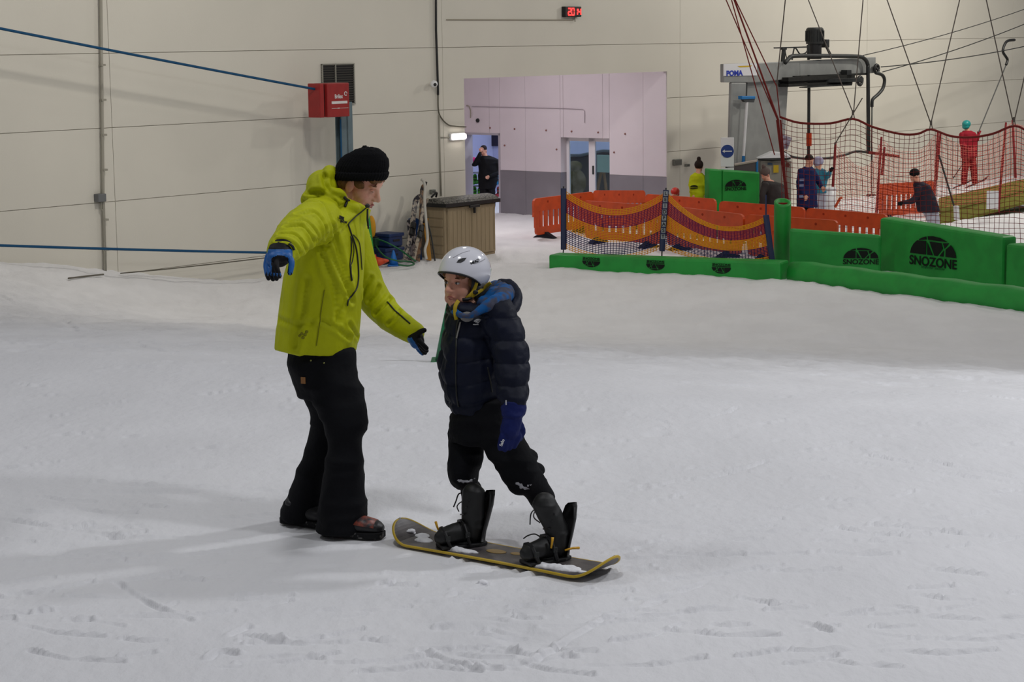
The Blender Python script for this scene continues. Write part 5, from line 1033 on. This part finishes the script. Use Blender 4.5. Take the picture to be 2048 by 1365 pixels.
sstrap([(917, 602, dC_-.12), (911, 612, dC_-.14), (910, 626, dC_-.145), (913, 640, dC_-.145)], .009)
mb = MB(); mb.tube([at(925, 600, dC_-.09), at(935, 599, dC_-.085), at(944, 596, dC_-.08)], .007, 8); mb.ell(at(951, 585, dC_-.09), (.012, .006, .01)); build('buckle', mb, BLACK, hel, True)
# puffer jacket
mb = MB(); mb.loft([ring(952, 822, dC_, 46, .12), ring(950, 805, dC_, 52, .135), ring(951, 780, dC_, 61, .15), ring(950, 740, dC_, 67, .155), ring(950, 690, dC_, 64, .155), ring(953, 650, dC_, 62, .15), ring(958, 622, dC_, 58, .135), ring(962, 605, dC_, 46, .11)])
limb(mb, [(996, 632, 8.6, .078), (1014, 670, 8.56, .08), (1023, 730, 8.51, .078), (1025, 780, 8.46, .07), (1027, 803, 8.43, .056)], 18); limb(mb, [(922, 640, 8.86, .07), (912, 700, 8.9, .072), (908, 745, 8.91, .07), (915, 795, 8.86, .055)], 18)
for x, y, d, r in ((1003, 610, 8.74, (.075, .09, .055)), (1012, 596, 8.76, (.05, .09, .045)), (985, 622, 8.66, (.07, .07, .04)), (930, 622, 8.66, (.07, .07, .035)), (908, 618, 8.78, (.035, .06, .03))): mb.ell(at(x, y, d), r)
def puff(c, n): 
    z = c[:, 2]+.04*vnoise(c*3)+.1*(c[:, 0]-c[:, 0].mean())*.3; w = np.abs(np.sin(math.pi*z/.088)); return .013*(np.sqrt(w)-.75)+.006*fbm(c*15, 2)+.003*ridge(c*26)
cj = rmb('jacket', mb, .0072, 2, NAVY, ch, puff); TC = bvh(cj)
# hood lining: bright printed crescent round the neck
LIN = mat('hood_print', (14, 84, 146), .7, col2=(70, 72, 88), vscale=24, ramp=(.42, .58), detail=2); mb = MB()
pc = [(902, 612, 8.74), (914, 626, 8.60), (938, 633, 8.54), (968, 618, 8.54), (994, 604, 8.58), (1010, 590, 8.68), (1004, 578, 8.82), (985, 572, 8.9)]
mb.cap_tube([at(*p) for p in pc], [.012, .014, .011, .022, .036, .042, .036, .022], 12, 5); mb.ell(at(998, 594, 8.72), (.07, .09, .045)); mb.ell(at(978, 606, 8.66), (.06, .05, .03)); rmb('hood_lining', mb, .006, 2, LIN, cj, lambda c, n: .006*fbm(c*25, 2))
mb = MB(); rp = [(1000, 563, 8.84), (1018, 568, 8.78), (1030, 584, 8.74), (1032, 606, 8.68), (1018, 624, 8.6), (992, 632, 8.56), (970, 634, 8.55)]; mb.cap_tube([at(*p) for p in rp], [.014, .022, .026, .028, .024, .016, .010], 12, 5); rmb('hood', mb, .006, 2, NAVY, cj, lambda c, n: .003*fbm(c*30, 2))
mb = MB(); mb.ell(at(934, 634, 8.56), (.03, .012, .022)); build('undershirt', mb, mat('shirt_grey', (120, 118, 116), .8), ch, True)
strip('zip', TC, [(918, 640), (914, 660), (913, 700), (912, 740), (914, 790), (918, 815)], .004, ZIP, cj, .002, 5, 8.6); strip('zip_pull', TC, [(922, 645), (917, 665), (914, 678)], .0035, mat('pull_grey', (150, 148, 142), .5), cj, .004, 4, 8.6); strip('pocket_zip', TC, [(975, 735), (980, 760), (984, 785)], .003, ZIP, cj, .002, 4, 8.6)
# chest emblem: quarter dome with three arcs
c, n = hit(TC, 954, 645, .007, 8.55); rt = unit(np.cross(V(0, 0, 1), n)); upv = np.cross(n, rt); mb = MB(); EM = mat('emblem_grey', (176, 176, 178), .6)
for r0, r1 in ((.002, .0095), (.0115, .016), (.018, .0225)):
    A = np.linspace(math.radians(55), math.radians(150), 9); cc = c+rt*.006-upv*.01; mb.prism([cc+(rt*math.cos(a)+upv*math.sin(a))*r1 for a in A]+[cc+(rt*math.cos(a)+upv*math.sin(a))*r0 for a in A[::-1]], n*.001)
mb.ob(c-rt*.004-upv*.013, rt*.012, n*.001, upv*.002); build('emblem', mb, EM, cj)
# trousers
mb = MB(); mb.loft([ring(957, 812, dC_, 50, .125), ring(958, 850, dC_, 55, .13), ring(955, 880, dC_, 50, .12)])
leg([(940, 830, 8.78, 38, .09), (937, 880, 8.76, 36, .09), (930, 915, 8.74, 34, .088), (925, 938, 8.73, 29, .082), (925, 958, 8.73, 27, .078), (930, 967, 8.75, 23, .066), (940, 973, 8.78, 17, .052), (946, 1000, 8.82, 17, .048)])
mb.cap_tube([at(982, 835, 8.66), at(1005, 880, 8.62), at(1030, 925, 8.58), at(1047, 955, 8.56), at(1068, 972, 8.57), at(1085, 1000, 8.6)], [.085, .084, .078, .070, .054, .048], 18, 4); mb.ell(at(1067, 940, 8.6), (.045, .05, .026)); mb.ell(at(1050, 914, 8.6), (.045, .05, .026)); mb.ell(at(1042, 968, 8.56), (.055, .05, .045))
ct_ = rmb('trousers', mb, .007, 2, PANT, ch, lambda c, n: .010*ridge(c*V(6, 6, 14))+.006*ridge(c*V(12, 12, 22)+4)); TT = bvh(ct_)
mb = MB()
for x, y, r in ((922, 962, .014), (932, 964, .016), (940, 962, .012), (948, 958, .01), (1038, 968, .014), (1046, 975, .016), (1054, 978, .013), (1060, 970, .01)):
    c, n = hit(TT, x, y, -.001, 8.6); mb.ell(c, (r*1.25, r*.8, r*.6), n=10, m=8)
rmb('knee_snow', mb, .005, 0, mat('knee_snow', (170, 170, 176), .8), ct_, lambda c, n: -.003+.006*vnoise(c*110))
# boots
CB = mat('child_boot', (13, 14, 15), .55, var=.3, vscale=16)
def cboot(qf, top, w=.043):
    mb = MB(); mb.loft([[qf(x, w*ww*math.cos(t), zz+hh*math.sin(t)) for t in np.linspace(0, 2*math.pi, 16, endpoint=False)] for x, ww, zz, hh in ((-.085, .5, .06, .035), (-.06, .85, .06, .042), (0, .95, .062, .046), (.06, 1., .055, .04), (.10, .9, .05, .032), (.125, .4, .045, .016))])
    mb.cap_tube([qf(-.045, 0, .06), qf(-.048, 0, .13), top], [.05, .048, .05], 16, 4); o = rmb('boot', mb, .006, 2, CB, ch, lambda c, n: .003*ridge(c*V(14, 14, 26)))
    mb = MB()
    for k in range(4): z = .10+.03*k; mb.tube([qf(.012-.014*k, -.03, z), qf(.022-.014*k, .03, z+.015)], .0035, 5)
    build('lace', mb, BOOTB, o); return o
o1 = cboot(qF, at(947, 990, proj(qF(-.045, 0, .1))[2])); o2 = cboot(qR, at(1089, 1010, proj(qR(-.045, 0, .1))[2]))
mb = MB(); mb.tube(spline([at(930, 988, 8.78), at(918, 988, 8.74), at(912, 1003, 8.72), at(907, 1015, 8.72)], 4), .0032, 5); mb.tube(spline([at(930, 1002, 8.78), at(920, 1006, 8.75), at(914, 1014, 8.74), at(918, 1024, 8.74)], 4), .0028, 5); build('lace_end', mb, BOOTB, o1)
mb = MB(); mb.tube(spline([at(1082, 1016, 8.56), at(1072, 1018, 8.52), at(1062, 1028, 8.5), at(1060, 1050, 8.5)], 4), .003, 5); mb.tube(spline([at(1083, 1018, 8.56), at(1070, 1024, 8.52), at(1068, 1036, 8.5), at(1080, 1046, 8.52)], 4), .003, 5); mb.tube(spline([at(1047, 1078, 8.5), at(1056, 1072, 8.48), at(1070, 1069, 8.46), at(1082, 1076, 8.46)], 4), .003, 5); build('lace_end', mb, BOOTB, o2)
# blue glove of the near hand, gauntlet cuff
dW = 8.41; mb = MB(); mb.loft([ring(1028, 800, 8.43, 23, .058), ring(1027, 815, 8.43, 26, .06), ring(1027, 830, 8.42, 24, .056), ring(1026, 836, 8.42, 18, .045)])
mb.cap_tube([at(1025, 838, dW), at(1020, 862, dW)], [.04, .043], 14, 3)
for k in range(4): mb.cap_tube([at(1006+10*k, 872, dW-.02+.01*k), at(1002+10*k, 886, dW-.025+.01*k), at(1001+9*k, 899-3*abs(k-1), dW-.02+.01*k)], [.0165, .016, .0135], 10, 3)
mb.cap_tube([at(1036, 845, dW+.02), at(1044, 860, dW+.03), at(1040, 878, dW+.03)], [.016, .015, .012], 10, 3)
gl = rmb('glove', mb, .0045, 2, ROYAL, ch, lambda c, n: .003*fbm(c*40, 2)); TG = bvh(gl)
c, n = hit(TG, 1004, 886, .002, 8.36); text('lettering', 'Salo', .018, WHITE, c, unit(np.cross(V(0, 0, 1), n))*.35+V(0, 0, .8), V(-1, 0, .4), gl, .0006, .0004, width=.03)
mb = MB(); c, n = hit(TG, 1013, 806, .003, 8.36); mb.ob(c, V(.002, 0, 0), V(0, .001, 0), V(0, 0, .01)); build('tab', mb, WHITE, gl)
# ================================================================== PEOPLE AND THINGS FURTHER BACK
def far_person(lab, d, head, face, torso, arms, legs, jm, tm, hat, skin=SKIN, feet=None, gl=None, hs=1., hair=None, extra=None):
    """pixel skeletons at depth d; torso rings (px, py, a px, b m); limbs lists of (px, py, ddepth, r m)"""
    lx = np.mean([l[-1][0] for l in legs]); b = at(lx, 420, d); root = thing('person', lab, 'person', V(b[0], b[1], at(lx, max(l[-1][1] for l in legs), d)[2]))
    HCn = at(head[0], head[1], d); M = frame(face); bm = xf(head_mb(hs), HCn, M)
    tr = [ring(x, y, d, a*.72, b_*.72, 14) for x, y, a, b_ in torso]; bm.loft(tr); t0 = torso[0]; bm.cap_tube([HCn+M@V(-.02, 0, -.05), at(t0[0], t0[1], d), at(torso[1][0], torso[1][1], d)], [.055, .06, .08], 10, 3)
    for l in arms+legs: bm.cap_tube([at(x, y, d+dd) for x, y, dd, r in l], [r*.62 for *_, r in l], 10, 3)
    for l in arms: # bare or gloved hand with fingers
        e = at(l[-1][0], l[-1][1], d+l[-1][2]); p = at(l[-2][0], l[-2][1], d+l[-2][2]); u = unit(e-p); s = unit(np.cross(u, V(0, 1, .2))); bm.ell(e+u*.06, (.035, .035, .04), n=10, m=8)
        for k in range(4): bm.cap_tube([e+u*.08+s*(.018*(k-1.5)), e+u*(.15-.008*abs(k-1))+s*(.022*(k-1.5))], [.011, .009], 6, 2)
        bm.cap_tube([e+u*.05+s*.04, e+u*.1+s*.06], [.012, .009], 6, 2)
    R_ = remesh(bm, .011, 2); bo = build('body', R_, [skin, gl or skin], root, True)
    if gl:
        E_ = np.array([at(l[-1][0], l[-1][1], d+l[-1][2]) for l in arms]); cen = np.array([R_.co[list(p)].mean(0) for p in R_.f])
        bo.data.polygons.foreach_set('material_index', (np.min(np.linalg.norm(cen[:, None]-E_[None], axis=2), axis=1) < .19).astype(np.int32)); bo.data.update()
    j = MB(); j.loft([ring(x, y, d, a, b_, 18) for x, y, a, b_ in torso])
    for l in arms: j.cap_tube([at(x, y, d+dd) for x, y, dd, r in l], [r for *_, r in l], 12, 3)
    jk = rmb('jacket', j, .015, 2, jm, root, lambda c, n: .012*ridge(c*V(6, 6, 8)))
    t = MB()
    for l in legs: t.cap_tube([at(x, y, d+dd) for x, y, dd, r in l], [r for *_, r in l], 12, 3)
    rmb('trousers', t, .015, 2, tm, root, lambda c, n: .008*ridge(c*V(6, 6, 9)))
    for l in legs:
        f = at(l[-1][0], l[-1][1], d+l[-1][2]); fd = unit(np.array(feet if feet is not None else face)*V(1, 1, 0)); m = MB(); m.ell(f+fd*.06+V(0, 0, .02), (.07, .07, .05)); m.cap_tube([f+V(0, 0, .1), f+V(0, 0, .02), f+fd*.13-V(0, 0, .0)], [.06, .06, .045], 10, 3); rmb('boot', m, .015, 1, BOOTB, root)
    if hat:
        kind, m_ = hat; L2 = lambda *p: HCn+M@(np.array(p)*hs); h = MB()
        if kind == 'helmet': h.ell(L2(-.012, 0, .045), V(.128, .108, .105)*hs, M, 18, 12); h.ell(L2(-.05, 0, -.02), V(.08, .095, .07)*hs, M, 14, 10)
        elif kind == 'beanie': h.ell(L2(-.014, 0, .06), V(.112, .094, .095)*hs, M, 18, 12); h.ell(L2(-.03, 0, .03), V(.1, .09, .05)*hs, M)
        elif kind == 'bobble': h.ell(L2(-.014, 0, .05), V(.112, .096, .1)*hs, M); h.ell(L2(-.02, 0, .17), (.045, .045, .05))
        elif kind == 'short': h.ell(L2(-.022, 0, .052), V(.1, .082, .082)*hs, M)
        elif kind == 'long': h.ell(L2(-.02, 0, .045), V(.104, .09, .09)*hs, M); h.ell(L2(-.07, 0, -.05), V(.05, .08, .1)*hs, M)
        rmb({'helmet': 'helmet', 'beanie': 'beanie', 'bobble': 'bobble_hat'}.get(kind, 'hair'), h, .01, 1, m_, root)
    return root, jk
FJ = lambda n, c: mat(n, c, .75, var=.15, vscale=6)
BLK = FJ('far_black', (16, 17, 21)); DKT = FJ('far_trousers', (24, 25, 32)); BRH = mat('hair_dark', (40, 28, 24), .7)
# staff member in yellow
ft = lambda px, d: proj(V(at(px, 400, d)[0], at(px, 400, d)[1], BZ))[1]
d = 42.; r_, j_ = far_person('staff member in yellow jacket seen from behind, dark hat, at the barriers', d, (1398, 334), (.3, .95, 0), [(1397, 346, 8, .06), (1396, 352, 14, .12), (1395, 370, 16, .13), (1395, 392, 16, .13), (1396, 398, 15, .12)],
    [[(1385, 355, 0, .055), (1382, 372, -.05, .05), (1386, 388, -.08, .04)], [(1407, 355, 0, .055), (1410, 372, .0, .05), (1409, 388, -.05, .04)]], [[(1391, 398, 0, .09), (1390, 430, 0, .075), (1390, ft(1390, d)-3, 0, .06)], [(1401, 398, 0, .09), (1402, 430, 0, .075), (1402, ft(1402, d)-3, 0, .06)]], FJ('far_lime', (190, 200, 20)), DKT, ('bobble', BRH))
p = at(1388, 374, d-.16); mb = MB(); mb.prism([p+V(.085*math.cos(a), 0, .035*math.sin(a)) for a in np.linspace(0, math.pi, 9)], V(0, -.008, 0)); mb.box(p-V(0, 0, .025), (.16, .008, .018)); build('back_emblem', mb, LOGO, j_)
# child in red helmet
d = 42.3; far_person('small child in red helmet peeping over the orange barrier', d, (1350, 387), (-.5, -.8, 0), [(1350, 398, 7, .06), (1350, 404, 11, .09), (1350, 425, 12, .1), (1350, 436, 12, .1)], [[(1341, 405, 0, .04), (1339, 418, 0, .038), (1341, 430, 0, .03)], [(1359, 405, 0, .04), (1361, 418, 0, .038), (1359, 430, 0, .03)]],
    [[(1347, 436, 0, .07), (1346, 450, 0, .055), (1346, ft(1346, d)-3, 0, .05)], [(1354, 436, 0, .07), (1354, 450, 0, .055), (1354, ft(1354, d)-3, 0, .05)]], FJ('far_blue', (40, 70, 130)), DKT, ('helmet', mat('helmet_red', (200, 52, 40), .35)), hs=.85)
# grey jacket, bending
d = 40.6; far_person('person in grey jacket and woolly hat bending forward beside the green pad box', d, (1531, 349), (-.75, -.5, -.4), [(1536, 362, 11, .1), (1543, 368, 20, .18), (1548, 385, 22, .19), (1550, 408, 20, .17), (1552, 426, 19, .16)],
    [[(1530, 372, -.15, .075), (1526, 390, -.2, .065), (1524, 410, -.2, .05)], [(1562, 375, .1, .075), (1566, 395, .05, .065), (1562, 415, -.05, .05)]], [[(1546, 425, 0, .1), (1545, 450, 0, .08), (1545, ft(1545, d)-3, 0, .06)], [(1558, 425, 0, .1), (1559, 450, 0, .08), (1559, ft(1559, d)-3, 0, .06)]], FJ('far_grey', (58, 54, 54)), DKT, ('bobble', FJ('far_hat', (104, 92, 88))), gl=BLK)
# navy long coat
d = 41.2; r_, j_ = far_person('adult in long navy coat with white prints, beside the child in teal', d, (1619, 322), (.75, .65, -.25), [(1616, 334, 8, .07), (1614, 341, 16, .14), (1612, 362, 19, .16), (1614, 390, 20, .16), (1615, 414, 21, .16)],
    [[(1602, 344, -.1, .07), (1600, 366, -.12, .06), (1608, 388, -.15, .05)], [(1626, 345, .1, .065), (1636, 362, .1, .06), (1642, 372, .05, .045)]], [[(1610, 414, 0, .08), (1611, 440, 0, .075), (1611, ft(1611, d)-3, 0, .06)], [(1620, 414, 0, .08), (1621, 440, 0, .075), (1621, ft(1621, d)-3, 0, .06)]], FJ('far_navy', (26, 36, 86)), DKT, ('short', BRH))
for x, y, w in ((1604, 360, .1), (1603, 371, .09), (1602, 393, .09)): p = at(x, y, d-.19); mb = MB(); mb.box(p, (w, .01, .05)); build('white_print', mb, FJ('far_print', (130, 140, 175)), j_)
# teal child
d = 41.9; far_person('child in teal jacket and pale helmet beside the navy coat, face masked by long hair', d, (1637, 326), (.8, .5, -.3), [(1637, 337, 8, .06), (1638, 342, 13, .11), (1640, 358, 15, .12), (1638, 378, 14, .12), (1638, 386, 14, .12)],
    [[(1646, 344, -.05, .06), (1654, 354, -.1, .05), (1659, 346, -.15, .04)], [(1630, 346, .1, .05), (1632, 364, .1, .045), (1640, 372, 0, .035)]], [[(1635, 384, 0, .08), (1636, 420, 0, .07), (1636, ft(1636, d)-3, 0, .06)], [(1644, 384, 0, .08), (1645, 420, 0, .07), (1645, ft(1645, d)-3, 0, .06)]], FJ('far_teal', (58, 132, 158)), FJ('far_white', (190, 190, 205)), ('helmet', FJ('helmet_lilac', (176, 172, 200))), hs=.92, gl=BLK)
# dark bending man
d = 41.5; far_person('person in dark clothes and black cap bending over the orange barrier at right', d, (1829, 352), (-.9, -.3, -.3), [(1836, 364, 9, .08), (1843, 371, 16, .15), (1849, 390, 20, .16), (1854, 410, 22, .17), (1858, 424, 22, .17)],
    [[(1838, 378, -.15, .07), (1828, 400, -.2, .06), (1808, 405, -.25, .05)], [(1852, 378, .12, .07), (1856, 400, .1, .06), (1846, 414, 0, .05)]], [[(1856, 424, 0, .1), (1862, 442, 0, .08), (1862, ft(1862, d)-3, 0, .06)], [(1866, 424, 0, .1), (1872, 442, 0, .08), (1872, ft(1872, d)-3, 0, .06)]], FJ('far_dark', (44, 40, 54)), FJ('far_white', (190, 190, 205)), ('beanie', BLK), gl=BLK)
# skier in red on the drag lift
d = 50.8; r_, j_ = far_person('skier in red suit and teal helmet riding the drag lift', d, (1933, 252), (.55, .8, 0), [(1935, 262, 8, .07), (1936, 267, 16, .13), (1937, 285, 17, .14), (1938, 303, 16, .14), (1938, 316, 15, .13)],
    [[(1923, 270, -.05, .06), (1924, 288, -.1, .055), (1932, 296, -.15, .045)], [(1948, 270, 0, .06), (1952, 282, 0, .055), (1956, 272, 0, .045)]], [[(1932, 314, 0, .1), (1930, 340, 0, .085), (1928, 364, 0, .07)], [(1944, 314, 0, .1), (1947, 340, 0, .085), (1949, 364, 0, .07)]], FJ('far_red', (150, 26, 44)), FJ('far_red2', (140, 24, 34)), ('helmet', mat('helmet_teal', (18, 140, 140), .4)), gl=FJ('far_red', (150, 26, 44)))
for k, (x, y) in enumerate(((1927, 368), (1950, 368))):
    f = at(x, y, d); u = unit(WD*.9+V(0, 0, .12)); mb = MB(); mb.tube([f-u*.55, f-u*.2, f+u*.5, f+u*.75+V(0, 0, .06)], [.03, .045, .045, .02], 6, flat=.25, up=V(0, 0, 1)); tag(build('ski', mb, FJ('ski_dark', (60, 40, 44)), smooth=True), ('left' if k == 0 else 'right')+' ski under the red skier on the lift track', 'ski')
t_ = thing('ski_pole', 'ski pole trailing behind the red skier', 'ski pole', at(1906, 357, d)); mb = MB(); mb.tube([at(1930, 322, d-.1), at(1906, 357, d-.15)], .013, 6); build('shaft', mb, DARK, t_); mb = MB(); c = at(1908, 354, d-.15); mb.cyl(c-V(0, 0, .008), c+V(0, 0, .008), .05); build('basket', mb, DARK, t_)
# man in the doorway
u_, _ = iu(972, 380, -.35); dm = proj(ip(u_, -.5, -.35))[2]
zf = ft(972, dm)+1.; far_person('man in black in the open doorway, hand to his brow', dm, (967, 302), (-.45, -.85, -.35), [(970, 312, 9, .08), (974, 318, 19, .14), (977, 340, 20, .15), (976, 362, 19, .15), (974, 378, 17, .14)],
    [[(957, 322, -.05, .07), (949, 330, -.12, .06), (957, 314, -.16, .045), (960, 306, -.14, .035)], [(992, 324, 0, .075), (995, 345, -.05, .065), (980, 352, -.2, .045)]], [[(968, 376, 0, .1), (968, 405, 0, .085), (968, zf-2, 0, .065)], [(982, 376, 0, .1), (984, 405, 0, .085), (985, zf-2, 0, .065)]], BLK, FJ('far_black2', (18, 18, 24)), ('short', BRH))
# room behind the doorway: poster, rails with bright boots
def rp(px, py, off): u, z = iu(px, py, off); return ip(u, z, off)
def rbox(px0, px1, py0, py1, off, th, name, m_, lab=None, cat=None, parent=None):
    a, b = rp(px0, py0, off), rp(px1, py1, off); s = ip(0, 0, off-th)-ip(0, 0, off); a2, b2 = V(a[0], a[1], b[2]), V(b[0], b[1], a[2]); mb = MB(); mb.hexa([a2, b, b+s, a2+s, a, b2, b2+s, a+s]); o = build(name, mb, m_, parent)
    if lab: tag(o, lab, cat)
    return o
t_ = thing('wall_poster', 'dark poster on the pale wall above the man in the doorway', 'poster', rp(985, 293, -5.05)); PD = mat('poster_dark', (52, 50, 66), .6)
rbox(972, 1003, 266, 293, -5.05, .03, 'sheet', PD, parent=t_); a = [rp(x, y, -5.04) for x, y in ((966, 264), (965, 274), (968, 280), (971, 279))]; mb = MB(); mb.tube(a, .03, 6); build('printed_hook', mb, PD, t_)
rack = thing('boot_rack', 'grey rack at the left of the open doorway', 'rack', rp(944, 430, -1.2)*V(1, 1, 0)+V(0, 0, -1.97)); rbox(936, 943, 326, 436, -1.2, .05, 'upright', GREY, parent=rack)
for y in (345, 372, 398, 424): rbox(938, 962, y, y+2.5, -1.3, .4, 'shelf', GREY, parent=rack)
def rboot(px, py, off, col, lab):
    c = rp(px, py, off); t_ = thing('ski_boot', lab, 'boot', c-V(0, 0, .12)); mb = MB(); mb.cap_tube([c+V(0, 0, .12), c-V(0, 0, .02), c+V(-.1, -.06, -.06)], [.052, .056, .042], 10, 3); build('shell', mb, col, t_, True); mb = MB(); mb.ob(c+V(0, -.056, .03), V(.045, 0, 0), V(0, .012, 0), V(0, 0, .012)); build('buckle', mb, DARK, t_); mb = MB(); mb.ob(c+V(0, -.056, .1), V(.045, 0, 0), V(0, .012, 0), V(0, 0, .012)); build('buckle', mb, DARK, t_)
GB = mat('boot_lime', (88, 190, 50), .45); GB2 = mat('boot_green', (40, 120, 40), .5); BB = mat('boot_cyan', (20, 130, 190), .5)
for x, y, c, lab in ((950, 362, GB, 'lime green boot on the upper shelf of the rack'), (960, 360, GB2, 'dark green boot on the upper shelf beside the man'), (949, 386, GB, 'lime green boot on the middle shelf at the left'), (959, 389, GB, 'lime green boot on the middle shelf next to the man'), (950, 413, GB2, 'dark green boot on the lowest shelf'), (960, 412, GB, 'lime green boot on the lowest shelf')): rboot(x, y+.5 if y > 380 else y, -1.5, c, lab)
for x, y, c, lab in ((998, 340, BB, 'upper bright blue boot right of the man in the doorway'), (997, 362, BB, 'lower bright blue boot right of the man in the doorway'), (998, 387, mat('boot_red', (170, 34, 50), .5), 'red boot right of the man in the doorway')): rboot(x, y, -1.0, c, lab)
mb = MB(); c = rp(945, 320, -1.35); mb.ell(c, (.13, .1, .07)); mb.ell(c+V(.05, 0, -.06), (.06, .07, .07)); tag(build('pink_bag', remesh(mb, .015, 2), mat('pink', (196, 44, 120), .6), smooth=True), 'pink bag on top of the boot rack', 'bag')
# behind the glazed door: dark counter, boards, trestle
t_ = thing('lounge_counter', 'long dark counter seen through the glazed door', 'counter', ip((uW0+uW1)/2, -1.97, -4.3)); mb = MB(); A = [rp(x, y, -4.0) for x, y in ((1128, 312), (1160, 312), (1190, 306), (1205, 303), (1235, 304))]; bk = PIN*0+(ip(0, 0, -4.9)-ip(0, 0, -4.0))
mb.add([p for p in A]+[V(p[0], p[1], -1.97) for p in A]+[p+bk for p in A], [(i, i+1, 6+i, 5+i) for i in range(4)]+[(i+1, i, 10+i, 11+i) for i in range(4)]); build('front', mb, mat('counter_dark', (40, 44, 48), .6), t_); mb = MB(); mb.tube([p+V(0, 0, .01) for p in A], .04, 6); build('rail', mb, mat('counter_rail', (70, 80, 86), .5), t_)
mb = MB(); c = rp(1149, 333, -3.2); mb.ell(c, (.2, .15, .14)); mb.ell(c-V(0, 0, .4), (.3, .2, .35)); tag(build('beanbag', remesh(mb, .02, 3), mat('bag_brown', (96, 88, 74), .8, col2=(60, 56, 30), vscale=5), smooth=True), 'brownish heap of bags behind the left glass pane', 'bag')
rbox(1194, 1230, 310, 346, -2.2, .04, 'display_board', mat('board_mint', (150, 178, 172), .5), 'pale mint board behind the right glass pane', 'board')
t_ = thing('trestle', 'wooden trestle behind the right glass pane', 'trestle', rp(1206, 400, -2.6)*V(1, 1, 0)+V(0, 0, -1.97)); WOOD = mat('trestle_wood', (120, 92, 62), .6, var=.2, vscale=10)
for (x0, y0, x1, y1) in ((1204, 338, 1190, 405), (1207, 338, 1216, 408)): mb = MB(); mb.tube([rp(x0, y0, -2.6), rp(x1, y1, -2.6)], .035, 6); build('leg', mb, WOOD, t_)
mb = MB(); mb.tube([rp(1196, 338, -2.6), rp(1218, 338, -2.6)], .04, 6); build('beam', mb, WOOD, t_)
